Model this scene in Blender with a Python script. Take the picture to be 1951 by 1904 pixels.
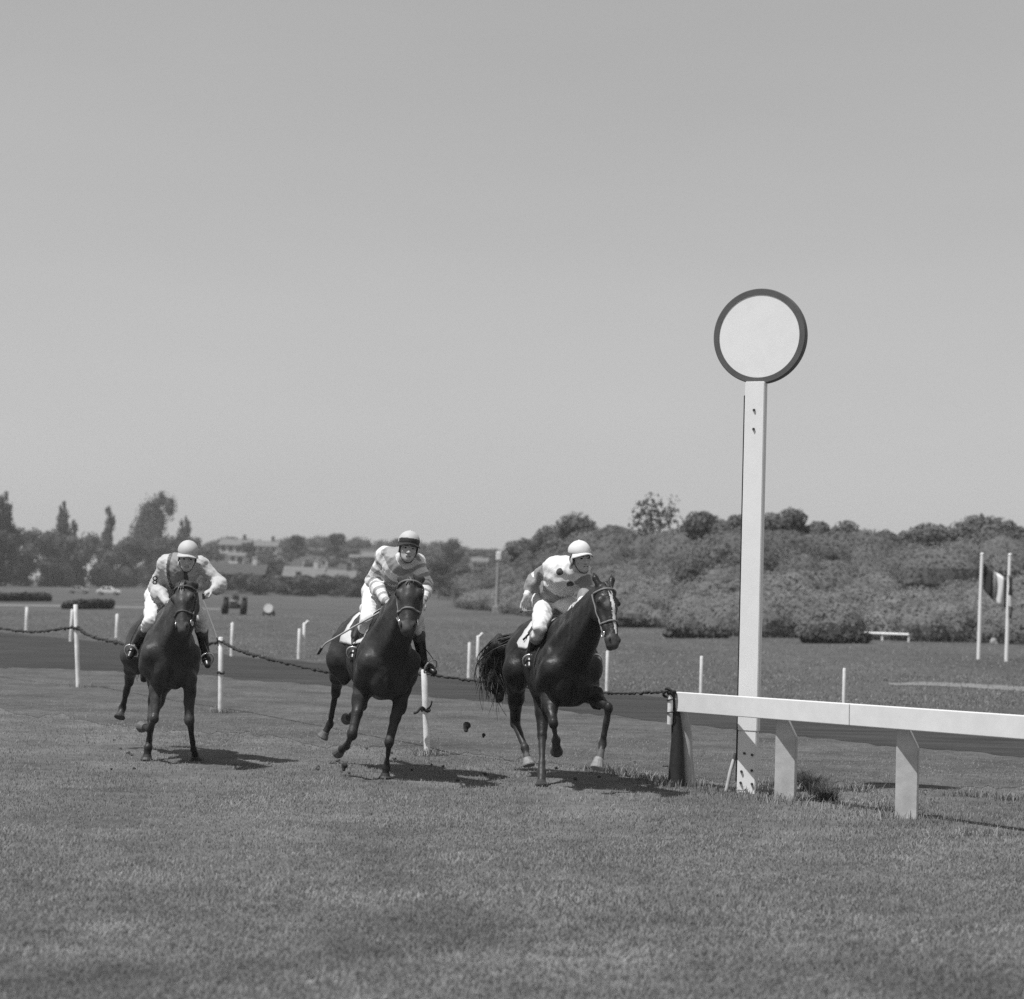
import bpy, bmesh, math, random
import numpy as np
from mathutils import Vector, Matrix

for o in list(bpy.data.objects):
    bpy.data.objects.remove(o, do_unlink=True)
scene = bpy.context.scene
COL = scene.collection
R = math.radians
rng = np.random.default_rng(7)
random.seed(7)

# ------------------------------------------------------------------ camera
CAM_H = 1.84
PITCH, ROLL = R(2.48), R(1.6)
FPX, CX, CY = 3960.0, 975.5, 952.0          # focal length and centre in units of a 1951 px wide frame
cam_data = bpy.data.cameras.new("camera")
cam = bpy.data.objects.new("camera", cam_data)
COL.objects.link(cam)
CAM_M = Matrix.Rotation(R(90) + PITCH, 4, 'X') @ Matrix.Rotation(ROLL, 4, 'Z')
cam.matrix_world = Matrix.Translation((0, 0, CAM_H)) @ CAM_M
cam_data.sensor_width = 36.0
cam_data.sensor_fit = 'HORIZONTAL'
cam_data.lens = 36.0 * FPX / 1951.0
cam_data.clip_start = 0.1
cam_data.clip_end = 6000
cam_data.dof.use_dof = True
cam_data.dof.focus_distance = 19.8
cam_data.dof.aperture_fstop = 2.2
scene.camera = cam

# ------------------------------------------------------------------ world, sun, exposure
SUN_EL, SUN_AZ = R(64), R(-124)             # azimuth clockwise from +Y (view direction): left and a little behind the camera
world = bpy.data.worlds.new("World")
scene.world = world
world.use_nodes = True
wn = world.node_tree
for n in list(wn.nodes):
    wn.nodes.remove(n)
w_out = wn.nodes.new('ShaderNodeOutputWorld')
w_bg = wn.nodes.new('ShaderNodeBackground')
w_sky = wn.nodes.new('ShaderNodeTexSky')
w_sky.sky_type = 'NISHITA'
w_sky.sun_disc = False
w_sky.sun_elevation = SUN_EL
w_sky.sun_rotation = SUN_AZ
w_sky.air_density = 1.0
w_sky.dust_density = 0.6
w_sky.ozone_density = 1.0
# black and white film: blue-sensitive grey mix, then the film's soft shoulder
w_sep = wn.nodes.new('ShaderNodeSeparateColor')
wn.links.new(w_sky.outputs[0], w_sep.inputs[0])
def w_math(op, a, b):
    n = wn.nodes.new('ShaderNodeMath'); n.operation = op
    for i, v in enumerate((a, b)):
        if isinstance(v, (int, float)): n.inputs[i].default_value = v
        else: wn.links.new(v, n.inputs[i])
    return n.outputs[0]
w_g = w_math('ADD', w_math('ADD', w_math('MULTIPLY', w_sep.outputs[0], .12), w_math('MULTIPLY', w_sep.outputs[1], .33)), w_math('MULTIPLY', w_sep.outputs[2], .55))
w_g = w_math('MULTIPLY', w_math('POWER', w_g, .55), 2.05)
# faint high haze streaks all over the sky
w_tc = wn.nodes.new('ShaderNodeTexCoord'); w_mp = wn.nodes.new('ShaderNodeMapping'); w_no = wn.nodes.new('ShaderNodeTexNoise')
w_mp.inputs['Scale'].default_value = (1.6, 1.6, 7.0)
w_no.inputs['Scale'].default_value = 1.7; w_no.inputs['Detail'].default_value = 5
wn.links.new(w_tc.outputs['Generated'], w_mp.inputs[0]); wn.links.new(w_mp.outputs[0], w_no.inputs['Vector'])
w_g = w_math('MULTIPLY', w_g, w_math('ADD', w_math('MULTIPLY', w_no.outputs['Fac'], .16), .92))
wn.links.new(w_g, w_bg.inputs['Color'])
w_bg.inputs['Strength'].default_value = 0.092
wn.links.new(w_bg.outputs[0], w_out.inputs['Surface'])

sun_data = bpy.data.lights.new("sun", 'SUN')
sun_data.energy = 5.0
sun_data.angle = R(0.6)
sun_data.color = (1, 1, 1)
sun = bpy.data.objects.new("sun", sun_data)
COL.objects.link(sun)
sun_dir = Vector((math.sin(SUN_AZ) * math.cos(SUN_EL), math.cos(SUN_AZ) * math.cos(SUN_EL), math.sin(SUN_EL)))
sun.rotation_euler = sun_dir.to_track_quat('Z', 'Y').to_euler()
sun.location = (0, 0, 60)

vs = scene.view_settings
vs.view_transform = 'Standard'
vs.look = 'None'
vs.exposure = 0.14
vs.gamma = 1.0
vs.use_curve_mapping = False
scene.cycles.use_denoising = False        # the remaining fine grain reads as film grain
scene.cycles.max_bounces = 6

# ------------------------------------------------------------------ pixel <-> place helpers
CAM_R = np.array(CAM_M.to_3x3())

def at(px, py, depth):
    """point seen at (px,py) of the 1951-wide frame, `depth` metres ahead of the camera"""
    v = CAM_R @ np.array([(px - CX) / FPX, -(py - CY) / FPX, -1.0])
    return np.array([0, 0, CAM_H]) + v * (depth / v[1])

def ground(px, py, z=0.0):
    v = CAM_R @ np.array([(px - CX) / FPX, -(py - CY) / FPX, -1.0])
    t = (z - CAM_H) / v[2]
    return np.array([0, 0, CAM_H]) + v * t

def proj(p):
    v = CAM_R.T @ (np.asarray(p, float) - np.array([0, 0, CAM_H]))
    return CX + FPX * v[0] / -v[2], CY - FPX * v[1] / -v[2]

# ------------------------------------------------------------------ materials (all in black-and-white film greys)
MATS = {}
def mat(name, val, rough=0.8, var=0.0, scale=8.0, bump=0.0, bump_scale=None, spec=0.3, island=0.0,
        coords='Object', metal=0.0, sheen=0.0, stretch=None, trans=0.0, var2=0.0, scale2=1.0, subsurf=0.0, bdist=0.02, rvar=0.0, bump2=0.0, bscale2=14.0, bdist2=.01):
    if name in MATS:
        return MATS[name]
    m = bpy.data.materials.new(name)
    m.use_nodes = True
    nt = m.node_tree
    b = nt.nodes['Principled BSDF']
    L = nt.links
    b.inputs['Base Color'].default_value = (val, val, val, 1)
    b.inputs['Roughness'].default_value = rough
    b.inputs['Specular IOR Level'].default_value = spec
    b.inputs['Metallic'].default_value = metal
    if sheen:
        b.inputs['Sheen Weight'].default_value = sheen
    vec = None
    if var or bump or var2 or rvar:
        tc = nt.nodes.new('ShaderNodeTexCoord')
        vec = tc.outputs[coords]
        if stretch:
            mp = nt.nodes.new('ShaderNodeMapping')
            mp.inputs['Scale'].default_value = stretch
            L.new(vec, mp.inputs['Vector'])
            vec = mp.outputs[0]
    fac = None
    def noise(sc, detail=6):
        n = nt.nodes.new('ShaderNodeTexNoise')
        n.inputs['Scale'].default_value = sc
        n.inputs['Detail'].default_value = detail
        n.inputs['Roughness'].default_value = 0.62
        L.new(vec, n.inputs['Vector'])
        return n.outputs['Fac']
    def mapr(src, lo, hi, flo=0.28, fhi=0.72):
        r = nt.nodes.new('ShaderNodeMapRange')
        r.inputs['From Min'].default_value = flo
        r.inputs['From Max'].default_value = fhi
        r.inputs['To Min'].default_value = lo
        r.inputs['To Max'].default_value = hi
        L.new(src, r.inputs['Value'])
        return r.outputs[0]
    def mul(a, c):
        if a is None:
            return c
        k = nt.nodes.new('ShaderNodeMath'); k.operation = 'MULTIPLY'
        L.new(a, k.inputs[0]); L.new(c, k.inputs[1])
        return k.outputs[0]
    if var:
        fac = mul(fac, mapr(noise(scale), 1 - var, 1 + var))
    if var2:
        fac = mul(fac, mapr(noise(scale2, 3), 1 - var2, 1 + var2))
    if island:
        g = nt.nodes.new('ShaderNodeNewGeometry')
        fac = mul(fac, mapr(g.outputs['Random Per Island'], 1 - island, 1 + island, 0, 1))
    if fac is not None:
        k = nt.nodes.new('ShaderNodeMath'); k.operation = 'MULTIPLY'
        k.inputs[1].default_value = val
        L.new(fac, k.inputs[0])
        L.new(k.outputs[0], b.inputs['Base Color'])
    if bump:
        bp = nt.nodes.new('ShaderNodeBump')
        bp.inputs['Strength'].default_value = bump
        bp.inputs['Distance'].default_value = bdist
        L.new(noise(bump_scale or scale * 3), bp.inputs['Height'])
        if bump2:
            b2 = nt.nodes.new('ShaderNodeBump')
            b2.inputs['Strength'].default_value = bump2
            b2.inputs['Distance'].default_value = bdist2
            L.new(noise(bscale2, 3), b2.inputs['Height'])
            L.new(bp.outputs[0], b2.inputs['Normal'])
            bp = b2
        L.new(bp.outputs[0], b.inputs['Normal'])
    if rvar:
        L.new(mapr(noise(11.0, 4), rough - rvar, rough + rvar), b.inputs['Roughness'])
    if trans:
        out = nt.nodes['Material Output']
        tr = nt.nodes.new('ShaderNodeBsdfTranslucent')
        tr.inputs['Color'].default_value = (val, val, val, 1)
        mx = nt.nodes.new('ShaderNodeMixShader')
        mx.inputs[0].default_value = trans
        L.new(b.outputs[0], mx.inputs[1]); L.new(tr.outputs[0], mx.inputs[2])
        L.new(mx.outputs[0], out.inputs['Surface'])
    MATS[name] = m
    return m

# ------------------------------------------------------------------ objects
def tag(o, label=None, cat=None, group=None, kind=None):
    if label: o['label'] = label
    if cat: o['category'] = cat
    if group: o['group'] = group
    if kind: o['kind'] = kind
    return o

def empty(name, loc):
    o = bpy.data.objects.new(name, None)
    o.empty_display_size = 0.2
    o.location = [float(c) for c in loc]
    COL.objects.link(o)
    return o

def link_mesh(name, me, parent=None, mats=(), loc=None, smooth=False):
    o = bpy.data.objects.new(name, me)
    for m in (mats if isinstance(mats, (list, tuple)) else [mats]):
        me.materials.append(m)
    if smooth:
        me.shade_smooth()
    else:
        me.shade_flat()
    COL.objects.link(o)
    if parent is not None:
        o.parent = parent
    if loc is not None:
        o.location = [float(c) for c in loc]
    return o

def mesh_np(name, V, F, midx=None):
    """fast mesh from numpy arrays; F is (n,3) or (n,4) or a list of such arrays"""
    me = bpy.data.meshes.new(name)
    V = np.asarray(V, np.float32)
    Fs = F if isinstance(F, list) else [F]
    Fs = [np.asarray(f, np.int32) for f in Fs if len(f)]
    nl = sum(f.size for f in Fs); nf = sum(len(f) for f in Fs)
    me.vertices.add(len(V)); me.vertices.foreach_set('co', V.ravel())
    me.loops.add(nl); me.polygons.add(nf)
    me.loops.foreach_set('vertex_index', np.concatenate([f.ravel() for f in Fs]))
    tot = np.concatenate([np.full(len(f), f.shape[1], np.int32) for f in Fs])
    st = np.concatenate([[0], np.cumsum(tot)[:-1]]).astype(np.int32)
    me.polygons.foreach_set('loop_start', st)
    me.polygons.foreach_set('loop_total', tot)
    if midx is not None:
        me.polygons.foreach_set('material_index', np.asarray(midx, np.int32))
    me.update(calc_edges=True)
    me.validate()
    return me

def bm_mesh(name, bm):
    me = bpy.data.meshes.new(name)
    bmesh.ops.recalc_face_normals(bm, faces=bm.faces)
    bm.to_mesh(me); bm.free()
    return me

def box(bm, c, s, rz=0.0, rx=0.0, ry=0.0, bev=0.0):
    r = bmesh.ops.create_cube(bm, size=1.0)
    vs_ = r['verts']
    M = Matrix.Translation(Vector([float(a) for a in c])) @ Matrix.Rotation(rz, 4, 'Z') @ Matrix.Rotation(ry, 4, 'Y') @ Matrix.Rotation(rx, 4, 'X') @ Matrix.Diagonal((s[0], s[1], s[2], 1))
    bmesh.ops.transform(bm, matrix=M, verts=vs_)
    if bev:
        ed = list({e for v in vs_ for e in v.link_edges})
        bmesh.ops.bevel(bm, geom=ed, offset=bev, segments=2, affect='EDGES', profile=0.5)

def prism(bm, poly, y0, y1):
    """polygon in x,z extruded along y"""
    a = [bm.verts.new((p[0], y0, p[1])) for p in poly]
    b = [bm.verts.new((p[0], y1, p[1])) for p in poly]
    n = len(poly)
    bm.faces.new(a); bm.faces.new(b[::-1])
    for i in range(n):
        bm.faces.new([a[i], a[(i + 1) % n], b[(i + 1) % n], b[i]])

def tube_vf(pts, radii, n=8, flat=1.0, up=None):
    """swept tube -> (V, quads); flat < 1 squashes it along its side axis"""
    pts = np.asarray(pts, float)
    k = len(pts)
    radii = np.broadcast_to(np.asarray(radii, float), (k,))
    T = np.gradient(pts, axis=0)
    T /= np.linalg.norm(T, axis=1)[:, None] + 1e-9
    ref = np.array([0, 0, 1.0]) if up is None else np.asarray(up, float)
    if abs(T[0] @ ref) > 0.95:
        ref = np.array([1.0, 0.2, 0])
    V = []
    A = np.cross(T[0], ref); A /= np.linalg.norm(A)
    for i in range(k):
        A = A - T[i] * (A @ T[i]); A /= np.linalg.norm(A) + 1e-9
        B = np.cross(T[i], A)
        for j in range(n):
            t = 2 * math.pi * j / n
            V.append(pts[i] + radii[i] * (math.cos(t) * A + flat * math.sin(t) * B))
    ring0, ring1 = V[:n], V[(k - 1) * n:k * n]
    o = k * n
    V = V + ring0 + ring1 + [pts[0], pts[-1]]      # caps have vertices of their own so that the sides shade evenly
    Q, T3 = [], []
    for i in range(k - 1):
        for j in range(n):
            a, b = i * n + j, i * n + (j + 1) % n
            Q.append((a, b, b + n, a + n))
    for j in range(n):
        T3.append((o + 2 * n, o + (j + 1) % n, o + j))
        T3.append((o + 2 * n + 1, o + n + j, o + n + (j + 1) % n))
    return np.array(V), np.array(Q), np.array(T3)

def tube(name, pts, radii, m, parent=None, n=8, flat=1.0, up=None, base=None, smooth=True):
    V, Q, T3 = tube_vf(pts, radii, n, flat, up)
    if base is not None:
        V = V - np.asarray(base)
    return link_mesh(name, mesh_np(name, V, [Q, T3]), parent, m, smooth=smooth)

def tubes(name, lst, m, parent=None, n=6, base=None, flat=1.0):
    Vs, Qs, Ts, o = [], [], [], 0
    for pts, rad in lst:
        V, Q, T3 = tube_vf(pts, rad, n, flat)
        Vs.append(V); Qs.append(Q + o); Ts.append(T3 + o); o += len(V)
    V = np.concatenate(Vs)
    if base is not None:
        V = V - np.asarray(base)
    return link_mesh(name, mesh_np(name, V, [np.concatenate(Qs), np.concatenate(Ts)]), parent, m, smooth=True)

def bezier(p, n=12):
    p = [np.asarray(q, float) for q in p]
    t = np.linspace(0, 1, n)[:, None]
    while len(p) > 1:
        p = [a * (1 - t) + b * t for a, b in zip(p[:-1], p[1:])]
    return p[0]

def smooth_path(p, n=8):
    """Catmull-Rom through the points"""
    p = [np.asarray(q, float) for q in p]
    p = [2 * p[0] - p[1]] + p + [2 * p[-1] - p[-2]]
    out = []
    for i in range(1, len(p) - 2):
        for t in np.linspace(0, 1, n, endpoint=False):
            a, b, c, d = p[i - 1:i + 3]
            out.append(0.5 * (2 * b + (c - a) * t + (2 * a - 5 * b + 4 * c - d) * t * t + (3 * b - a - 3 * c + d) * t ** 3))
    out.append(p[-2])
    return np.array(out)

# ------------------------------------------------------------------ organic bodies: smooth union of shapes -> surface net
def cone(a, b, ra, rb, k=0.03, lab=0):
    return ('c', np.asarray(a, float), np.asarray(b, float), ra, rb, k, lab)

def ell(c, r, rot=None, k=0.03, lab=0):
    return ('e', np.asarray(c, float), np.asarray(r, float), np.eye(3) if rot is None else np.asarray(rot, float), None, k, lab)

def prim_d(pr, P):
    if pr[0] == 'c':
        _, a, b, ra, rb, _, _ = pr
        ab = b - a
        t = np.clip(((P - a) @ ab) / (ab @ ab + 1e-12), 0, 1)
        return np.linalg.norm(P - a - t[..., None] * ab, axis=-1) - (ra + (rb - ra) * t)
    _, c, r, M, _, _, _ = pr
    q = (P - c) @ M                            # columns of M are the ellipsoid's axes
    k0 = np.linalg.norm(q / r, axis=-1)
    k1 = np.linalg.norm(q / (r * r), axis=-1)
    return k0 * (k0 - 1) / (k1 + 1e-9)

def prim_box(pr):
    if pr[0] == 'c':
        _, a, b, ra, rb, k, _ = pr
        return np.minimum(a - ra, b - rb), np.maximum(a + ra, b + rb)
    _, c, r, M, _, k, _ = pr
    e = np.sqrt(((M * r) ** 2).sum(1))
    return c - e, c + e

def field(prims, P):
    D = np.full(P.shape[:-1], 9.0)
    for pr in prims:
        d = prim_d(pr, P); k = pr[5]
        h = np.maximum(k - np.abs(D - d), 0) / k
        D = np.minimum(D, d) - h * h * k * 0.25
    return D

def net(prims, vox, disp=None, cut=None):
    """smooth union of prims meshed with surface nets -> V, quads, vertex labels"""
    lo = np.min([prim_box(p)[0] for p in prims], 0) - 0.05
    hi = np.max([prim_box(p)[1] for p in prims], 0) + 0.05
    n = np.ceil((hi - lo) / vox).astype(int) + 1
    D = np.full(n, 1.0, np.float32)
    Lb = np.zeros(n, np.int8); best = np.full(n, 9.0, np.float32)
    for pr in prims:
        k = pr[5]
        a, b = prim_box(pr)
        m_ = k + 3 * vox
        i0 = np.maximum(((a - m_ - lo) / vox).astype(int), 0)
        i1 = np.minimum(np.ceil((b + m_ - lo) / vox).astype(int) + 1, n)
        sl = tuple(slice(i0[q], i1[q]) for q in range(3))
        ax = [lo[q] + vox * np.arange(i0[q], i1[q]) for q in range(3)]
        P = np.stack(np.meshgrid(*ax, indexing='ij'), -1)
        d = prim_d(pr, P).astype(np.float32)
        o = D[sl]
        h = np.maximum(k - np.abs(o - d), 0) / k
        D[sl] = np.minimum(o, d) - h * h * k * 0.25
        w = d < best[sl]
        Lb[sl][w] = pr[6]; best[sl][w] = d[w]
    if disp is not None or cut is not None:
        near = np.argwhere(np.abs(D) < 0.06)
        P = lo + near * vox
        ix = tuple(near.T)
        if disp is not None:
            D[ix] += disp(P).astype(np.float32)
        if cut is not None:
            D[ix] = np.maximum(D[ix], cut(P).astype(np.float32))
    ins = D < 0
    c = [D[i:n[0] - 1 + i, j:n[1] - 1 + j, l:n[2] - 1 + l] for i in (0, 1) for j in (0, 1) for l in (0, 1)]
    s = np.stack([x < 0 for x in c]).sum(0)
    act = (s > 0) & (s < 8)
    idx = np.full(act.shape, -1, np.int64)
    cells = np.argwhere(act)
    idx[act] = np.arange(len(cells))
    vals = np.stack([x[act] for x in c], 1)
    off = np.array([(i, j, l) for i in (0, 1) for j in (0, 1) for l in (0, 1)], float)
    acc = np.zeros((len(cells), 3)); cnt = np.zeros(len(cells))
    for p in range(8):
        for q in range(p + 1, 8):
            if np.abs(off[p] - off[q]).sum() != 1:
                continue
            va, vb = vals[:, p], vals[:, q]
            cr = (va < 0) != (vb < 0)
            t = va[cr] / (va[cr] - vb[cr])
            acc[cr] += off[p] + t[:, None] * (off[q] - off[p])
            cnt[cr] += 1
    V = lo + vox * (cells + acc / cnt[:, None])
    Q = []
    for axis in range(3):
        u, v = (axis + 1) % 3, (axis + 2) % 3
        sa = [slice(None)] * 3; sb = [slice(None)] * 3
        sa[axis] = slice(0, n[axis] - 1); sb[axis] = slice(1, n[axis])
        cr = ins[tuple(sa)] != ins[tuple(sb)]
        e = np.argwhere(cr)
        e = e[(e[:, u] > 0) & (e[:, v] > 0) & (e[:, u] < n[u] - 1) & (e[:, v] < n[v] - 1)]
        flip = ins[tuple(e.T)]
        def at_(du, dv):
            f = e.copy(); f[:, u] -= du; f[:, v] -= dv
            return idx[tuple(f.T)]
        q4 = np.stack([at_(1, 1), at_(0, 1), at_(0, 0), at_(1, 0)], 1)
        q4[~flip] = q4[~flip][:, ::-1]
        Q.append(q4)
    Q = np.concatenate(Q)
    lab = Lb[tuple(cells.T)]
    return V, Q, lab

def net_obj(name, prims, vox, mats, parent, base, disp=None, cut=None, mfun=None, relax=1):
    V, Q, lab = net(prims, vox, disp, cut)
    for _ in range(relax):                      # light Laplacian smoothing
        S = np.zeros_like(V); C = np.zeros(len(V))
        for a in range(4):
            b = (a + 1) % 4
            np.add.at(S, Q[:, a], V[Q[:, b]]); np.add.at(C, Q[:, a], 1)
            np.add.at(S, Q[:, b], V[Q[:, a]]); np.add.at(C, Q[:, b], 1)
        V = V * 0.5 + 0.5 * S / C[:, None]
    mi = None
    if mfun is not None:
        mi = mfun(V[Q].mean(1), lab[Q[:, 0]])
    me = mesh_np(name, V - np.asarray(base), Q, mi)
    return link_mesh(name, me, parent, mats, smooth=True)

def march(prims, o, d, rmax=0.8, eps=0.0):
    """outermost surface hit along rays o + t d (arrays)"""
    t = np.linspace(0, rmax, 90)
    P = o[:, None, :] + t[None, :, None] * d[:, None, :]
    D = field(prims, P)
    ins = D < 0
    last = ins.shape[1] - 1 - np.argmax(ins[:, ::-1], 1)
    last = np.where(ins.any(1), last, 0)
    return o + (t[last] + t[1] * 0.5 + eps)[:, None] * d

def fnoise(P, seed, freq, octs=2):
    r = np.random.default_rng(seed)
    out = 0
    for k in range(octs):
        for _ in range(4):
            w = r.normal(size=3) * freq * (1.9 ** k)
            out = out + np.sin(P @ w + r.uniform(0, 6.28)) / (4 * 1.6 ** k)
    return out

def unit(v):
    v = np.asarray(v, float)
    return v / (np.linalg.norm(v) + 1e-12)
# ------------------------------------------------------------------ ground, track, terrain
M_TURF = mat('turf', .122, .9, .25, 4.0, .8, 60, spec=.15, var2=.36, scale2=.8, bdist=.03)
M_VERGE = mat('worn_verge', .096, .9, .28, 5.0, .8, 60, spec=.1, var2=.34, scale2=.8, bdist=.03)
M_BLADE = mat('grass_blades', .225, .6, .25, 2.2, spec=.2, island=.28, trans=.35, var2=.42, scale2=.75)
M_BLADE_LONG = mat('long_grass_blades', .21, .6, .25, 1.5, spec=.2, island=.5, trans=.25)
M_TRACK = mat('track_cinders', .043, .95, .3, 2.0, .8, 30, spec=.1, stretch=(.35, 1.6, 1), var2=.22, scale2=.5, bdist=.02)
M_FIELD = mat('infield_grass', .080, .95, .22, 2.4, .7, 14, spec=.1, var2=.2, scale2=.16, stretch=(1, .35, 1), bdist=.08)
M_SAND = mat('sandy_path', .17, .95, .2, 2.0, spec=.1)
M_DUNE = mat('dune_ground', .065, .95, .3, .5, spec=.1)
M_WHITE = mat('white_paint', .69, .55, .03, 7, .15, 50, spec=.3, var2=.03, scale2=1.3, bdist=.004)
M_WHITE_WORN = mat('white_paint_worn', .66, .65, .22, 9, .25, 40, spec=.25, var2=.12, scale2=2.5, bdist=.004)
M_RAIL = mat('rail_paint', .61, .6, .06, 6, .12, 40, spec=.25, var2=.05, scale2=1.1, bdist=.003)
M_DARK = mat('post_dark', .022, .6, .3, 14, .4, 40, bdist=.005)
M_ROPE = mat('dark_wire_rope', .028, .8, .4, 60)
M_RIM = mat('disc_rim', .085, .55, .15, 8)
M_BOLT = mat('bolt_iron', .04, .5)
M_LEAF_D = mat('foliage_dark', .10, .8, spec=.1, island=.3, var=.25, scale=.35, trans=.35)
M_LEAF_M = mat('foliage_mid', .145, .8, spec=.1, island=.2, var=.22, scale=.3, trans=.35)
M_LEAF_L = mat('foliage_pale', .195, .8, spec=.1, island=.04, var=.32, scale=.30, trans=.4)
M_LEAF_V = mat('foliage_village', .075, .8, spec=.1, island=.25, var=.3, scale=.3, trans=.3)
M_BARK = mat('bark', .06, .9, .3, 4)
M_HEDGE = mat('brush_twigs', .040, .85, island=.5)

def ground_sheet(name, poly, m, z, kind='structure', sub=1):
    V = np.array([[p[0], p[1], z] for p in poly])
    me = bpy.data.meshes.new(name)
    me.from_pydata([tuple(map(float, v)) for v in V], [], [list(range(len(V)))])
    o = link_mesh(name, me, None, m)
    return tag(o, kind=kind)

ground_sheet('ground', [(-2500, -60), (2500, -60), (2500, 4500), (-2500, 4500)], M_TURF, 0.0)
TRK_UP = [(-60, 1198), (0, 1205), (300, 1234), (576, 1262), (911, 1297), (1335, 1337), (1700, 1378), (1951, 1404), (2150, 1424)]
TRK_LO = [(-60, 1268), (0, 1271), (200, 1279), (425, 1291), (625, 1307), (875, 1331), (1025, 1350), (1275, 1377), (1525, 1406), (1951, 1443), (2150, 1462)]
def ragged(L_, n_, amp, seed):
    xs = np.linspace(L_[0][0], L_[-1][0], n_)
    ys = np.interp(xs, [p[0] for p in L_], [p[1] for p in L_])
    rr = np.random.default_rng(seed)
    ys = ys + np.convolve(rr.normal(size=n_ + 4), np.ones(5) / 5, 'valid') * amp + rr.normal(size=n_) * amp * .25
    return [ground(a, b) for a, b in zip(xs, ys)]
gu = ragged(TRK_UP, 130, 2.6, 1); gl = ragged(TRK_LO, 130, 3.2, 2)
ground_sheet('track', [(p[0], p[1]) for p in gl] + [(p[0], p[1]) for p in gu[::-1]], M_TRACK, 0.008)
VRG = [(-60, 1352), (0, 1355), (300, 1385), (700, 1425), (1000, 1450), (1300, 1482), (1450, 1492), (1951, 1500), (2150, 1506)]
gv = ragged(VRG, 150, 9.0, 3)
ground_sheet('verge', [(p[0], p[1]) for p in gv] + [(p[0], p[1] + .3) for p in gl[::-1]], M_VERGE, 0.004)
far = [(-2400, 3000), (2400, 3000), (2400, gu[-1][1])]
far0 = [(gu[0][0] - 400, gu[0][1] + 200)]
ground_sheet('infield', [(p[0], p[1]) for p in gu] + [(gu[-1][0] + 900, gu[-1][1] - 5), (2400, 3000), (-2400, 3000), (gu[0][0] - 900, gu[0][1] + 5)], M_FIELD, 0.004)
sp = [ground(*p) for p in ((1690, 1303), (1760, 1300), (1860, 1304), (1960, 1310), (2100, 1322), (2100, 1330), (1960, 1319), (1860, 1312), (1760, 1307), (1700, 1307))]
ground_sheet('sandy_path', [(p[0], p[1]) for p in sp], M_SAND, 0.012)
sp = [ground(*p) for p in ((-80, 1150), (0, 1152), (150, 1154), (420, 1160), (420, 1162), (150, 1157), (0, 1155), (-80, 1153))]
ground_sheet('path', [(p[0], p[1]) for p in sp], M_SAND, 0.012)

def hor(px):
    return 1125 + (px - 1030) * math.tan(ROLL)

# dune on the right
DB = [(860, 1158), (940, 1166), (1100, 1186), (1300, 1201), (1400, 1214), (1700, 1221), (1951, 1229), (2200, 1236), (2600, 1250)]
SK = [(860, 1068), (940, 1062), (985, 1050), (1040, 1022), (1100, 1012), (1200, 1015), (1300, 1008), (1420, 998), (1520, 1002), (1600, 1022), (1700, 1026), (1780, 1018), (1880, 1012), (1951, 1026), (2200, 1015), (2600, 1030)]
def dune_pt(px, t):
    by = np.interp(px, [p[0] for p in DB], [p[1] for p in DB])
    b = ground(px, by)
    dpt = b[1] + t * 38.0
    sy = np.interp(px, [p[0] for p in SK], [p[1] for p in SK])
    top = at(px, sy + 50, b[1] + 38.0)[2] - .6
    s = t * t * (3 - 2 * t) if t < 1 else 1.0
    x = at(px, by, dpt)[0]
    return np.array([x, dpt, max(0, top) * (0.25 * t + .75 * s) if t <= 1 else max(0, top) * (1 - .3 * (t - 1))])
nu, nt = 90, 14
V = []
for i in range(nu):
    for j in range(nt):
        p = dune_pt(860 + (2600 - 860) * i / (nu - 1), 1.6 * j / (nt - 1))
        V.append(p + np.array([0, 0, -.25 if j == 0 else .25 * math.sin(i * 1.7 + j * 2.1)]))
Q = [(i * nt + j, (i + 1) * nt + j, (i + 1) * nt + j + 1, i * nt + j + 1) for i in range(nu - 1) for j in range(nt - 1)]
tag(link_mesh('dune_hill', mesh_np('dune_hill', np.array(V), np.array(Q)), None, M_DUNE, smooth=True), kind='structure')
# low rise under the village
def hill_z(x, y):
    px = CX + FPX * x / y
    e = min(1, max(0, (px - 355) / 60)) * min(1, max(0, (1040 - px) / 100))
    return 10.8 * min(1.15, max(0, (y - 305) / 255)) * e
V, Q = [], []
ys = np.linspace(300, 720, 18); pxs = np.linspace(230, 1060, 40)
for y in ys:
    for px in pxs:
        x = (px - CX) / FPX * y
        V.append((x, y, hill_z(x, y) - .05))
for j in range(len(ys) - 1):
    for i in range(len(pxs) - 1):
        a = j * len(pxs) + i
        Q.append((a, a + 1, a + 1 + len(pxs), a + len(pxs)))
tag(link_mesh('village_hill', mesh_np('village_hill', np.array(V), np.array(Q)), None, M_DUNE, smooth=True), kind='structure')

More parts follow.
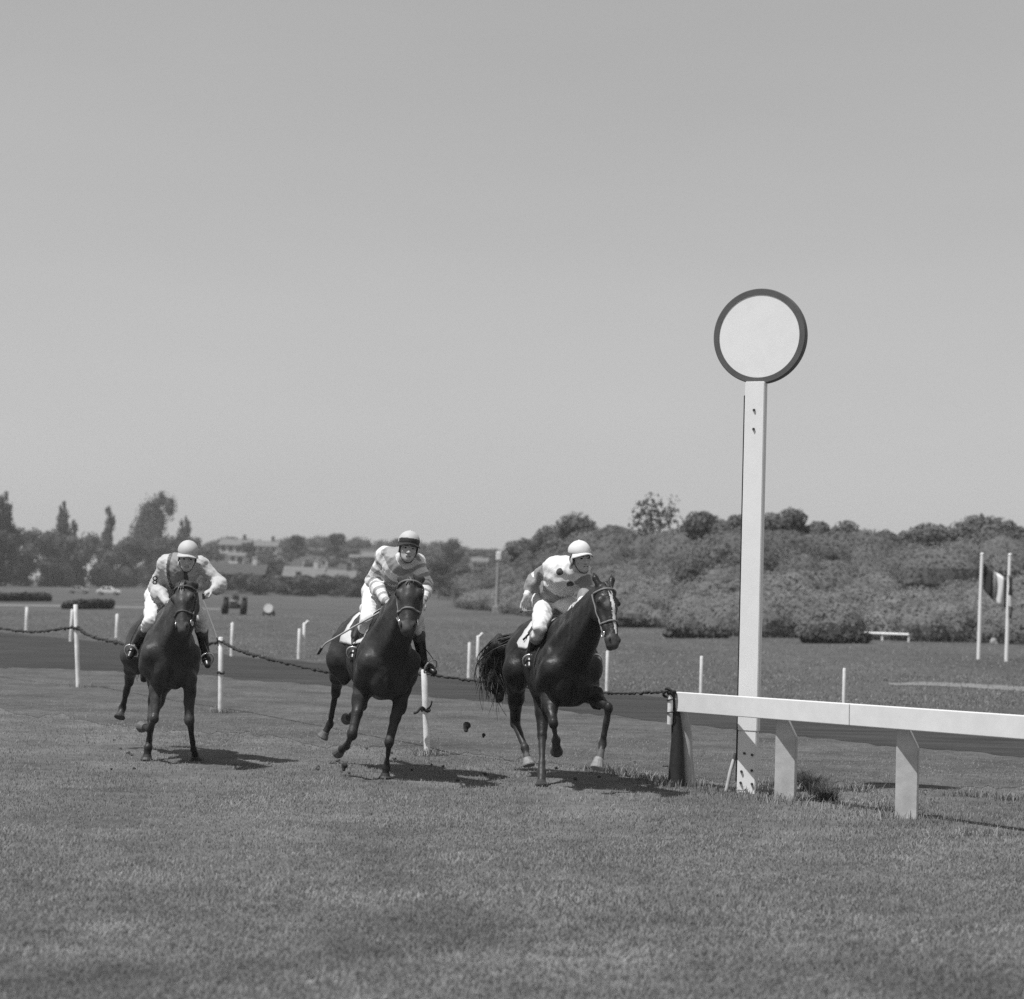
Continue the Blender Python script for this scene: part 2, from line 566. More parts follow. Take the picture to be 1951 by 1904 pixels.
# ------------------------------------------------------------------ foliage
def leaf_quads(centers, radii, n_per, size, r_, shell=.55, jit=.4, core=0.0):
    """small leaf faces spread through blobs; returns V,Q"""
    Vs, Qs, o = [], [], 0
    for c, rad, n in zip(centers, radii, n_per):
        n = int(n)
        d = r_.normal(size=(n, 3)); d /= np.linalg.norm(d, axis=1)[:, None]
        rr = (shell + (1 - shell) * r_.random(n) ** .5)[:, None]
        p = c + d * rr * rad
        nrm = d + r_.normal(size=(n, 3)) * jit
        nrm /= np.linalg.norm(nrm, axis=1)[:, None]
        a = np.cross(nrm, r_.normal(size=(n, 3))); a /= np.linalg.norm(a, axis=1)[:, None]
        b = np.cross(nrm, a)
        s = (size * r_.uniform(.6, 1.4, n))[:, None]
        quad = np.stack([p - a * s * .5 - b * s * .35, p + a * s * .5 - b * s * .3, p + a * s * .45 + b * s * .35, p - a * s * .4 + b * s * .4], 1)
        Vs.append(quad.reshape(-1, 3)); Qs.append(np.arange(4 * n).reshape(-1, 4) + o); o += 4 * n
    if core:                                     # dense inner foliage so that crowns are not see-through everywhere
        m_, k_ = 9, 6
        for c, rad in zip(centers, radii):
            th = np.arange(m_) * 2 * math.pi / m_; ph = np.linspace(.12, math.pi - .12, k_)
            S = np.stack([np.outer(np.sin(ph), np.cos(th)), np.outer(np.sin(ph), np.sin(th)), np.repeat(np.cos(ph)[:, None], m_, 1)], -1).reshape(-1, 3)
            S = c + S * rad * core * r_.uniform(.88, 1.08, (len(S), 1))
            q = np.array([(i * m_ + j, i * m_ + (j + 1) % m_, (i + 1) * m_ + (j + 1) % m_, (i + 1) * m_ + j) for i in range(k_ - 1) for j in range(m_)])
            Vs.append(S); Qs.append(q + o); o += len(S)
    return np.concatenate(Vs), np.concatenate(Qs)

def make_tree(name, label, base, height, width, m, r_, kind='round', leaf=.3, n_leaf=1400, group=None, lean=0.0, trunk_h=None, density=1.0):
    base = np.asarray(base, float)
    root = empty(name, base)
    tag(root, label, 'tree', group)
    if kind == 'poplar':
        nb = 22; cs, rs = [], []
        for k in range(nb):
            t = k / (nb - 1)
            w_ = width * .5 * (1.0 * math.sin(math.pi * (.10 + .84 * t) ** .9) + .16)
            a = r_.uniform(0, 6.28); rr = w_ * r_.uniform(.15, .75)
            cs.append(np.array([math.cos(a) * rr + lean * t * height, math.sin(a) * rr, height * (.14 + .80 * t) + r_.uniform(-.3, .3)]))
            rs.append(np.array([1, 1, 1.9]) * max(.5, w_ * r_.uniform(.34, .52)))
    else:
        nb = 16; cs, rs = [], []
        for k in range(nb):
            a = r_.uniform(0, 6.28); t = r_.uniform(0, 1); rr = width * .5 * r_.uniform(.1, .78) * math.sqrt(max(.05, 1 - (2 * t - .9) ** 2 * .8))
            cs.append(np.array([math.cos(a) * rr + lean * t * height, math.sin(a) * rr, height * (.34 + .52 * t)]))
            rs.append(np.array([1.15, 1.15, .8]) * width * r_.uniform(.13, .23))
    vol = np.array([np.prod(q) ** (2 / 3) for q in rs])
    npb = np.maximum(12, n_leaf * density * vol / vol.sum())
    V, Q = leaf_quads(cs, rs, npb, leaf, r_, .45, .4, 0.0 if density < 1 else .62)
    link_mesh('crown', mesh_np('crown', V, Q), root, m)
    tw = max(.12, height * .022)
    lst = [(smooth_path([np.array([0, 0, -.6]), np.array([lean * height * .2, 0, height * .3]), np.array([lean * height * .6, 0, height * (.85 if kind == 'poplar' else .7)])], 5), np.linspace(tw, tw * .3, 11))]
    for k in range(0, nb, 2 if kind != 'poplar' else 3):
        t0 = cs[k][2] * .55
        p0 = np.array([lean * t0, 0, t0])
        lst.append((bezier([p0, (p0 + cs[k]) / 2 + np.array([0, 0, .15 * height * .1]), cs[k]], 5), np.linspace(tw * .4, tw * .12, 5)))
    tubes('trunk', lst, M_BARK, root, 6)
    return root

r_t = np.random.default_rng(101)
# scrub mantle on the dune: nobody could count it
for wood in (False, True):
    cs, rs, nn = [], [], []
    for k in range(380 if wood else 600):
        px = r_t.uniform(880, 2080); t = r_t.uniform(.42, 1.03) ** .8 if wood else r_t.uniform(0, .9)
        p = dune_pt(px, t)
        rad = r_t.uniform(.6, 1.5) * (1.0 if r_t.random() < .8 else 1.5) if wood else r_t.uniform(.5, 1.3)
        cs.append(p + np.array([0, 0, rad * (.55 if wood else .4)])); rs.append(np.array([1.3, 1.2, .85 if wood else .95]) * rad); nn.append(560 * rad ** 1.7)
    V, Q = leaf_quads(cs, rs, nn, .125, r_t, .82, .26, .79)
    nm = 'dune_wood' if wood else 'dune_scrub'
    tag(link_mesh(nm, mesh_np(nm, V, Q), None, M_LEAF_M if wood else M_LEAF_L), 'darker low wood along the top of the dune' if wood else 'dense grey-green scrub covering the dune slope behind the infield', 'wood' if wood else 'scrub', kind='stuff')

# skyline trees on the dune
def dune_tree(px, ty, w_px, label, t=.9, m=None, leaf=.19, n=5200, **kw):
    b = dune_pt(px, t)
    k = FPX / b[1]
    top = at(px, ty, b[1])[2]
    make_tree('dune_tree', label, b - np.array([0, 0, .3]), top - b[2] + .3, w_px * 1.5 / k, m or M_LEAF_M, r_t, leaf=leaf, n_leaf=n, group='trees along the dune skyline', **kw)
for a in (
    (992, 1022, 62, 'small round tree at the left foot of the dune skyline, right of the village mast'),
    (1040, 1002, 70, 'bushy tree on the skyline just left of the white capped jockey', ),
    (1092, 988, 100, 'broad domed tree on the skyline right above the white capped jockey'),
    (1165, 1002, 80, 'low flat-topped tree on the skyline left of the wispy tall tree'),
    (1325, 976, 80, 'wind-swept tree on the skyline midway between wispy tree and finish post'),
    (1388, 974, 66, 'rounded tree on the skyline close at the left of the finish post'),
    (1492, 972, 84, 'tall rounded tree on the skyline close at the right of the finish post'),
    (1552, 992, 60, 'smaller tree sloping down the skyline, second right of the finish post'),
    (1618, 990, 92, 'ragged wind-swept tree on the skyline, third right of the finish post'),
    (1690, 1006, 66, 'low ragged tree in the skyline dip right of the finish post'),
    (1762, 999, 84, 'tree with flat sloping crown on the skyline left of the flagpoles'),
    (1858, 990, 110, 'widest domed tree on the skyline straight above the flagpoles'),
    (1938, 1008, 70, 'tree on the skyline at the right edge of the picture')):
    dune_tree(a[0], a[1], a[2], a[3], lean=r_t.uniform(-.05, .12), m=M_LEAF_M)
dune_tree(1228, 953, 84, 'tall wispy sparse tree sticking up above the dune skyline', kind='poplar', leaf=.22, n=1300, m=M_LEAF_M, density=.99)

# trees at the left edge of the course
def far_tree(px, ty, w_px, by, label, kind='round', m=None, n=1500, leaf=.36, group=None, name='tree', depth=None, lean=0.0):
    b = ground(px, by) if depth is None else at(px, by, depth)
    k = FPX / b[1]
    make_tree(name, label, b, at(px, ty, b[1])[2] - b[2], w_px / k, m or M_LEAF_D, r_t, kind=kind, leaf=leaf, n_leaf=n, group=group, lean=lean)
GL = 'tall poplars at the left of the course'
far_tree(0, 934, 60, 1117, 'poplar cut off by the left edge of the picture', 'poplar', M_LEAF_D, 3600, group=GL, name='poplar_tree')
far_tree(116, 954, 54, 1117, 'narrow poplar, second from the left edge of the picture', 'poplar', M_LEAF_D, 3000, group=GL, name='poplar_tree')
far_tree(204, 960, 40, 1119, 'thinnest poplar, third from the left edge of the picture', 'poplar', M_LEAF_D, 2400, group=GL, name='poplar_tree')
far_tree(298, 936, 96, 1120, 'widest tallest poplar to the left of the left jockey', 'poplar', M_LEAF_D, 7000, group=GL, name='poplar_tree')
far_tree(344, 982, 52, 1121, 'short leaning poplar right behind the left jockey\'s cap', 'poplar', M_LEAF_D, 2600, group=GL, name='poplar_tree', lean=.05)
far_tree(136, 988, 32, 1118, 'small side poplar at the right of the second poplar', 'poplar', M_LEAF_D, 900, group=GL, name='poplar_tree')
cs, rs, nn = [], [], []
for k in range(190):
    px = r_t.uniform(-60, 440)
    topy = np.interp(px, [-60, 0, 60, 130, 200, 260, 330, 440], [1010, 1008, 1012, 1022, 1034, 1030, 1018, 1044])
    b = ground(px, 1117 + px * .012) + np.array([0, r_t.uniform(-18, 25), 0])
    zt = at(px, topy, b[1])[2]
    z = r_t.uniform(.5, zt - .8)
    rad = r_t.uniform(1.0, 2.3)
    cs.append(np.array([b[0], b[1], z])); rs.append(np.array([1.2, 1.2, 1.0]) * rad); nn.append(90 * rad)
V, Q = leaf_quads(cs, rs, nn, .45, r_t, .5, .4, .6)
tag(link_mesh('tree_belt', mesh_np('tree_belt', V, Q), None, M_LEAF_D), 'dense dark belt of bushes and trees behind the left horse', 'trees', kind='stuff')

HOUSES = (
    (418, 474, 1027, 1038, 1055, 'pale', 'mid', 'long pale building on the village rise, dark tree before it', 4, 1, 'side'),
    (478, 527, 1030, 1040, 1056, 'white', 'mid', 'long white building right of the dark tree on the rise', 4, 1, 'side'),
    (436, 464, 1052, 1058, 1073, 'white', 'mid', 'white house with two dark windows below the long pale building', 2, 1, 'side'),
    (523, 541, 1055, 1063, 1076, 'white', 'dark', 'small white gabled house below the right end of the long white building', 1, 1, 'front'),
    (576, 594, 1062, 1066, 1081, 'white', 'pale', 'bright square white house on the light slope', 1, 1, 'side', True),
    (610, 624, 1060, 1067, 1079, 'white', 'mid', 'small white house right of the bright square one', 1, 1, 'front'),
    (666, 683, 1056, 1061, 1077, 'pale', 'mid', 'pale house with tall chimney left of the hooped jockey', 2, 1, 'side'),
    (690, 735, 1052, 1061, 1078, 'grey', 'mid', 'grey tiled house partly behind the hooped jockey\'s shoulder', 3, 1, 'side'),
    (402, 500, 1074, 1093, 1122, 'dark', 'dark', 'long dark roofed terrace behind the tractor', 7, 2, 'side'),
    (506, 534, 1082, 1097, 1124, 'grey', 'dark', 'dark gabled house between the two long terraces', 2, 2, 'front'),
    (540, 612, 1080, 1098, 1126, 'dark', 'mid', 'long terrace with lighter tiled roof right of the dark one', 5, 2, 'side'),
    (620, 672, 1086, 1100, 1128, 'grey', 'mid', 'grey terrace nearest the hooped jockey\'s elbow', 4, 2, 'side'),
    (550, 566, 1104, 1110, 1138, 'pale', 'dark', 'small pale cottage in front of the lighter roofed terrace', 2, 1, 'front'),
    (900, 927, 1062, 1069, 1092, 'white', 'mid', 'white house with dark windows right of the hooped jockey', 3, 1, 'side'),
    (892, 932, 1110, 1126, 1158, 'dark', 'dark', 'dark timber shed with steep gable beside the village mast', 1, 1, 'front'),
    (965, 985, 1096, 1104, 1120, 'pale', 'dark', 'small pale house half hidden left of the white capped jockey', 2, 1, 'side'),
    (168, 196, 1022, 1030, 1044, 'grey', 'mid', 'grey roofed house among the trees left of the third poplar', 2, 1, 'side'))
def hides_house(x, y, z, rad):
    px, py = proj((x, y, z)); r = rad * FPX / y
    for h_ in HOUSES:
        if h_[0] - r * .8 < px < h_[1] + r * .8 and h_[2] - r * .6 < py < h_[4] - 4 + r * .5 and y < 600:
            return True
    return False
# village wood behind and between the houses
cs, rs, nn = [], [], []
for k in range(210):
    px = r_t.uniform(330, 1010)
    topy = np.interp(px, [330, 400, 440, 500, 560, 640, 700, 740, 800, 850, 880, 900, 960, 1010], [1030, 1028, 1020, 1026, 1020, 1018, 1024, 1028, 1030, 1030, 1036, 1046, 1044, 1030])
    d = r_t.uniform(640, 690)
    x = (px - CX) / FPX * d
    z0 = hill_z(x, d); zt = at(px, topy, d)[2]
    rad = r_t.uniform(1.4, 2.6)
    cs.append(np.array([x, d, r_t.uniform(z0, max(z0 + .4, zt - rad * .8))])); rs.append(np.array([1.25, 1.2, .95]) * rad); nn.append(60 * rad)
for k in range(420):
    px = r_t.uniform(380, 985); d = r_t.uniform(312, 560)
    x = (px - CX) / FPX * d
    rad = r_t.uniform(.6, 1.7)
    if hides_house(x, d, hill_z(x, d) + rad * .5, rad) and r_t.random() < .86: continue
    cs.append(np.array([x, d, hill_z(x, d) + rad * .5])); rs.append(np.array([1.3, 1.2, .9]) * rad); nn.append(60 * rad)
for k in range(80):
    px = r_t.uniform(395, 735); d = r_t.uniform(300, 322)
    rad = r_t.uniform(.6, 1.5)
    cs.append(np.array([(px - CX) / FPX * d, d, r_t.uniform(.2, 2.4)])); rs.append(np.array([1.2, 1.2, .9]) * rad); nn.append(110 * rad)
V, Q = leaf_quads(cs, rs, nn, .42, r_t, .5, .4, .6)
tag(link_mesh('village_greenery', mesh_np('village_greenery', V, Q), None, M_LEAF_V), 'trees and bushes growing between and behind the far houses', 'trees', kind='stuff')
def hill_pt(px, py):
    """where the line of sight meets the village rise"""
    for d in np.linspace(306, 640, 500):
        p = at(px, py, d)
        if p[2] <= hill_z(p[0], d):
            return p
    return at(px, py, 600)
GV = 'trees in the village'
for px, ty, w_, by, label in ((858, 1026, 62, 1092, 'round dark tree standing over the houses right of the hooped jockey'), (835, 1060, 60, 1150, 'bush-like tree low beside the hooped jockey\'s shoulder'),
                              (880, 1074, 74, 1158, 'wide pale tree in front of the shed with the dark gable'), (470, 1036, 34, 1056, 'dark tree in front of the long white building'),
                              (760, 1024, 50, 1080, 'dark tree behind the hooped jockey\'s cap'), (640, 1016, 46, 1066, 'rounded tree on the village skyline between left and hooped jockeys'),
                              (560, 1017, 40, 1060, 'rounded tree on the village skyline right of the long white building'), (700, 1085, 56, 1142, 'low tree at the field edge left of the hooped jockey')):
    b = hill_pt(px, by)
    k = FPX / b[1]
    make_tree('tree', label, b, at(px, ty, b[1])[2] - b[2], w_ / k, M_LEAF_V if px != 880 else M_LEAF_D, r_t, leaf=.4, n_leaf=1500, group=GV)

# ------------------------------------------------------------------ houses
M_WALLS = {'white': mat('rendered_wall', .66, .8, .12, 1.2), 'grey': mat('grey_wall', .18, .8, .2, 1.2), 'dark': mat('brick_wall', .075, .85, .25, 1.5), 'pale': mat('pale_wall', .48, .8, .15, 1.2)}
M_ROOFS = {'mid': mat('tile_roof', .13, .8, .2, 1.5), 'dark': mat('dark_roof', .055, .8, .2, 1.5), 'pale': mat('pale_roof', .24, .8, .2, 1.5)}
M_GLASS = mat('window_glass', .03, .15, spec=.6)
M_FRAME = mat('window_frame', .5, .7)
def make_house(px0, px1, ridge_y, eave_y, base_y, wall, roof, label, wins=2, rows=1, gable='side', flat=False, chim=True, deep=7.0, name='house', door=True):
    pc = (px0 + px1) / 2
    b = hill_pt(pc, base_y)
    d = b[1]; k = FPX / d
    W_ = (px1 - px0) / k
    he = at(pc, eave_y, d)[2] - b[2]; hr = at(pc, ridge_y, d)[2] - b[2]
    root = empty(name, b)
    tag(root, label, 'house' if name == 'house' else name.replace('_', ' '), 'far village buildings')
    bm = bmesh.new(); box(bm, (0, deep / 2, he / 2 - 1.5), (W_, deep, he + 3)); 
    if not flat and gable == 'front':
        prism(bm, [(-W_ / 2, he), (W_ / 2, he), (0, hr)], .02, deep - .02)
    link_mesh('wall', bm_mesh('wall', bm), root, M_WALLS[wall])
    bm = bmesh.new(); ov = .35
    if flat:
        box(bm, (0, deep / 2, he + (hr - he) / 2 + .01), (W_ + .4, deep + .4, max(.2, hr - he)))
    elif gable == 'side':
        V = [(-W_ / 2 - ov, -ov, he - .1), (W_ / 2 + ov, -ov, he - .1), (W_ / 2 + ov, deep / 2, hr), (-W_ / 2 - ov, deep / 2, hr), (-W_ / 2 - ov, deep + ov, he - .1), (W_ / 2 + ov, deep + ov, he - .1)]
        vv = [bm.verts.new(v) for v in V]
        for f_ in ((0, 1, 2, 3), (3, 2, 5, 4), (0, 3, 4), (1, 5, 2), (0, 4, 5, 1)):
            bm.faces.new([vv[i] for i in f_])
    else:
        V = [(-W_ / 2 - ov, -ov, he - .15), (0, -ov, hr + .15), (W_ / 2 + ov, -ov, he - .15), (-W_ / 2 - ov, deep + ov, he - .15), (0, deep + ov, hr + .15), (W_ / 2 + ov, deep + ov, he - .15)]
        vv = [bm.verts.new(v) for v in V]
        for f_ in ((0, 1, 4, 3), (1, 2, 5, 4)):
            bm.faces.new([vv[i] for i in f_])
        bmesh.ops.solidify(bm, geom=bm.faces[:], thickness=.2)
    ro = link_mesh('roof', bm_mesh('roof', bm), root, M_ROOFS[roof])
    if chim and not flat:
        bm = bmesh.new(); box(bm, (W_ * .28, deep * .5, hr + .3), (.7, .7, 1.5)); box(bm, (W_ * .28, deep * .5, hr + 1.1), (.85, .85, .14))
        link_mesh('chimney', bm_mesh('chimney', bm), ro, M_WALLS['dark'] if wall != 'dark' else M_WALLS['pale'])
    ww = min(1.3, W_ / (wins + 1) * .75); wh = min(1.4, he / rows * .5)
    for r in range(rows):
        for i in range(wins):
            x = W_ * ((i + .5) / wins - .5); z = he * (r + .58) / rows
            if door and r == 0 and i == wins // 2 and wins > 1:
                bm = bmesh.new(); box(bm, (x, -.03, min(2.1, he * .75) / 2), (1.0, .08, min(2.1, he * .75)))
                link_mesh('door', bm_mesh('door', bm), root, M_ROOFS['dark']); continue
            bm = bmesh.new(); box(bm, (x, -.02, z), (ww + .16, .10, wh + .16))
            wo = link_mesh('window', bm_mesh('window', bm), root, M_FRAME)
            bm = bmesh.new(); box(bm, (x, -.06, z), (ww, .06, wh))
            link_mesh('pane', bm_mesh('pane', bm), wo, M_GLASS)
    return root
for a in HOUSES:
    make_house(*a)

# village mast
b = ground(946, 1168)
k = FPX / b[1]
root = empty('mast', b); tag(root, 'pale wooden mast with lamp head at the foot of the dune', 'mast')
hm = at(946, 1062, b[1])[2]
M_MAST = mat('weathered_pole', .26, .8, .2, 3)
tubes('pole', [(np.array([[0, 0, -.3], [0, 0, hm * .5], [.05, 0, hm]]), np.array([.16, .13, .10]))], M_MAST, root, 8)
bm = bmesh.new(); box(bm, (.05, 0, hm + .1), (.42, .3, .7), bev=.08)
link_mesh('lamp_head', bm_mesh('lamp_head', bm), root, M_WALLS['white'])
bm = bmesh.new(); box(bm, (0, 0, .25), (.7, .7, .6), bev=.05)
link_mesh('footing', bm_mesh('footing', bm), root, M_MAST)

# ------------------------------------------------------------------ infield things
GP = 'white posts along the far side of the track'
def far_post(px, ty, by, label, arm=False, w_px=7.0, lean=0.0):
    b = ground(px, by); k = FPX / b[1]
    hgt = at(px, ty, b[1])[2]
    r = w_px / k / 2
    root = empty('marker_post', b); tag(root, label, 'post', GP)
    tp = np.array([lean * hgt, 0, hgt])
    tubes('post', [(np.array([[0, 0, -.3], tp * .5, tp - np.array([0, 0, .02]), tp]), np.array([r, r * .98, r * .96, r * .7]))], M_WHITE_WORN, root, 10)
    if arm:
        tubes('arm', [(np.array([tp - np.array([0, 0, .06]), tp + np.array([.09, -.02, .05])]), r * .8)], M_WHITE_WORN, root, 8)
for a in ((50, 1157, 1202, 'short white post nearest the left edge of the picture'), (134, 1161, 1223, 'leaning white post just behind the taller rope fence post', False, 6.5, .03),
          (222, 1170, 1216, 'white post between the leaning post and the left horse\'s rump'), (441, 1186, 1251, 'white post right of the left jockey\'s whip tip'),
          (569, 1198, 1256, 'shorter plain post of the pair between left and middle horses'), (578, 1187, 1256, 'taller post with slanted top of the pair between left and middle horses', True),
          (893, 1224, 1292, 'shorter plain post of the pair left of the flying tail'), (909, 1211, 1292, 'taller post with slanted top of the pair left of the flying tail', True),
          (1156, 1240, 1317, 'white post right behind the leading horse\'s muzzle'), (1335, 1250, 1339, 'white post rising behind the rail left of the finish post'),
          (1607, 1273, 1372, 'white post rising behind the rail right of the finish post')):
    far_post(*a)

def hedge(px0, px1, ty, by, label):
    a, b = ground(px0, by), ground(px1, by)
    L_ = np.linalg.norm(b - a); c = (a + b) / 2
    hgt = at((px0 + px1) / 2, ty, c[1])[2]
    r_ = np.random.default_rng(int(px0) + 900)
    n = int(26 * L_) + 30
    cs = [a + (b - a) * r_.random() + np.array([0, r_.normal() * .3, r_.uniform(.1, max(.15, hgt * .85))]) - c for _ in range(n)]
    rs = [np.array([.32, .25, .22]) * r_.uniform(.7, 1.2)] * n
    V, Q = leaf_quads(cs, rs, [34] * n, .16, r_, .3)
    V[:, 2] = np.clip(V[:, 2] * (1 + .28 * fnoise(V * np.array([1, 0, 0]), int(px0) + 500, 1.6, 2)), .0, hgt * 1.5)
    o = link_mesh('brush_hedge', mesh_np('brush_hedge', V, Q), None, M_HEDGE, loc=c)
    tag(o, label, 'hedge', 'low brush hedges on the infield')
hedge(126, 212, 1146, 1161, 'low dark hedge behind the taller rope fence post')
hedge(-20, 92, 1131, 1146, 'low dark hedge at the left edge of the picture')
hedge(1180, 1318, 1184, 1196, 'long dark hedge level with the leading horse\'s nose')
hedge(1274, 1381, 1203, 1216, 'dark sloping hedge left of the finish post')
hedge(1530, 1652, 1208, 1226, 'dark hedge right of the finish post below the far rail')

# far rail
a, b = ground(1588, 1217), ground(1732, 1224)
root = empty('far_rail', (a + b) / 2); tag(root, 'thin white rail far off below the dune scrub', 'rail')
za, zb = at(1588, 1204, a[1])[2], at(1732, 1209.5, b[1])[2]
c = (a + b) / 2
tubes('rail_bar', [(np.array([a + [0, 0, za], b + [0, 0, zb]]) - c, .055)], M_WHITE, root, 8)
for t in (0, .33, .66, 1):
    p = a + (b - a) * t - c
    tubes('post', [(np.array([p + [0, .08, -.2], p + [0, .08, za + (zb - za) * t]]), .05)], M_WHITE_WORN if t < 1 else M_WHITE, root, 8)

# marker stones
for px, py, lb in ((1674, 1218, 'pale stone under the far white rail'), (1746, 1222, 'flat pale stone just right of the far white rail'), (1786, 1221, 'upright pale stone midway between far rail and flagpoles'),
                   (1843, 1222, 'upright pale stone close left of the flagpoles'), (1893, 1227, 'low pale stone between the two flagpoles')):
    b = ground(px, py)
    V, Q, l = net([ell((0, 0, .06), (.16, .12, .20)), ell((.08, 0, .02), (.14, .12, .12))], .035, disp=lambda P: .03 * fnoise(P, px, 9, 1))
    tag(link_mesh('marker_stone', mesh_np('marker_stone', V, Q), None, mat('stone', .32, .9, .2, 5), loc=b), lb, 'stone', 'marker stones along the scrub')

# flagpoles and flags
M_FLAG_D = mat('flag_dark', .022, .8, .15, 4); M_FLAG_W = mat('flag_white', .55, .8, .08, 4); M_FLAG_M = mat('flag_mid', .11, .8, .15, 4)
def flagpole(px0, ty, px1, by, label):
    b = ground(px1, by); t = at(px0, ty, b[1])
    root = empty('flagpole', b); tag(root, label, 'flagpole', 'white flagpoles on the infield')
    P = np.array([b - [0, 0, .4], (b + t) / 2, t]) - b
    tubes('pole', [(P, np.array([.065, .06, .052]))], M_WHITE, root, 10)
    V, Q, l = net([ell(t - b + np.array([0, 0, .03]), (.06, .06, .05))], .02)
    link_mesh('finial', mesh_np('finial', V, Q), root, M_WHITE, smooth=True)
    return b, t
FP1 = flagpole(1871, 1058, 1864, 1257, 'left flagpole with the striped flag hanging from it')
FP2 = flagpole(1924, 1059, 1917, 1261, 'right flagpole near the edge of the picture')
def flag(rows, name_label, depth, mats_cols):
    """rows: list of (pixel x,y) grids along the flag"""
    G = []
    nr, nc = len(rows), len(rows[0])
    for i, r in enumerate(rows):
        G.append([at(px, py, depth - .05 + .16 * math.sin(j * .9 + i * .25)) for j, (px, py) in enumerate(r)])
    G = np.array(G); c = G[0, 0].copy()
    V = (G - c).reshape(-1, 3)
    Q, mi = [], []
    for i in range(nr - 1):
        for j in range(nc - 1):
            Q.append((i * nc + j, i * nc + j + 1, (i + 1) * nc + j + 1, (i + 1) * nc + j)); mi.append(mats_cols(i / (nr - 1), j / (nc - 1)))
    o = link_mesh('flag', mesh_np('flag', V, np.array(Q), mi), None, [M_FLAG_D, M_FLAG_W, M_FLAG_M], loc=c, smooth=True)
    s = o.modifiers.new('thickness', 'SOLIDIFY'); s.thickness = .01
    return tag(o, name_label, 'flag', 'flags on the infield poles')
rows = []
for i in range(9):
    t = i / 8
    r = []
    for j in range(16):
        s = j / 15
        px = 1874 + 46 * s + 1.5 * math.sin(s * 9)
        top = 1073 + 36 * s + 3 * math.sin(s * 7); bot = 1123 + 34 * min(1, s * 1.5) + 2 * math.sin(s * 8)
        r.append((px, top + (bot - top) * t))
    rows.append(r)
flag(rows, 'striped flag with dark, white and grey bands on the left pole', FP1[0][1] - .02, lambda t, s: 0 if s < .36 else (1 if s < .80 else 2))
rows = []
for i in range(12):
    t = i / 11
    rows.append([(1921 + 8 * s + 1.5 * math.sin(t * 8 + s * 3), 1096 + 80 * t + 4 * s) for s in np.linspace(0, 1, 8)])
flag(rows, 'narrow flag drooping in folds from the right pole', FP2[0][1] - .1, lambda t, s: 0 if t < .42 else (1 if t < .72 else 2))

# ------------------------------------------------------------------ vehicles in the distance
M_CARW = mat('car_white', .62, .35, spec=.5); M_CARG = mat('car_grey', .28, .35, spec=.5); M_TYRE = mat('tyre', .018, .8); M_CARGL = mat('car_glass', .03, .1, spec=.7)
def make_car(px, by, w_px, m, label):
    b = ground(px, by); k = FPX / b[1]; L_ = w_px / k; s = L_ / 4.1
    root = empty('parked_car', b); tag(root, label, 'car', 'cars parked by the tree belt')
    bm = bmesh.new(); prism(bm, [(x * s, z * s) for x, z in ((-2.05, .35), (2.05, .35), (2.08, .62), (1.9, .82), (1.1, .9), (-1.5, .92), (-2.0, .78))], -.8 * s, .8 * s)
    bmesh.ops.bevel(bm, geom=bm.edges[:], offset=.06, segments=2, affect='EDGES'); link_mesh('body', bm_mesh('body', bm), root, m)
    bm = bmesh.new(); prism(bm, [(x * s, z * s) for x, z in ((-1.45, .9), (1.0, .9), (.45, 1.36), (.1, 1.44), (-.8, 1.42), (-1.2, 1.3))], -.66 * s, .66 * s)
    bmesh.ops.bevel(bm, geom=bm.edges[:], offset=.05, segments=2, affect='EDGES'); link_mesh('cabin', bm_mesh('cabin', bm), root, m)
    for x0, x1 in ((-1.15, -.4), (-.3, .45)):
        bm = bmesh.new(); prism(bm, [((x0 + .05) * s, .95 * s), (x1 * s, .95 * s), ((x1 - .12) * s, 1.3 * s), ((x0 + .12) * s, 1.3 * s)], -.69 * s, .69 * s); link_mesh('window', bm_mesh('window', bm), root, M_CARGL)
    for x in (-1.3, 1.3):
        for y in (-.78, .78):
            bm = bmesh.new(); bmesh.ops.create_cone(bm, cap_ends=True, segments=18, radius1=.32 * s, radius2=.32 * s, depth=.2, matrix=Matrix.Translation((x * s, y * s, .32 * s)) @ Matrix.Rotation(R(90), 4, 'X'))
            w_ = link_mesh('wheel', bm_mesh('wheel', bm), root, M_TYRE)
            bm = bmesh.new(); bmesh.ops.create_cone(bm, cap_ends=True, segments=14, radius1=.17 * s, radius2=.17 * s, depth=.22, matrix=Matrix.Translation((x * s, y * s, .32 * s)) @ Matrix.Rotation(R(90), 4, 'X'))
            link_mesh('hub', bm_mesh('hub', bm), w_, M_CARG)
make_car(207, 1134, 46, M_CARW, 'white car parked before the bushes left of the left jockey')
make_car(150, 1131, 40, M_CARG, 'grey car parked next to the white one')
#make_car(24, 1124, 52, M_CARW, 'pale car parked at the left edge of the picture')
#make_car(545, 1144, 36, M_CARW, 'white car parked in front of the far terrace')

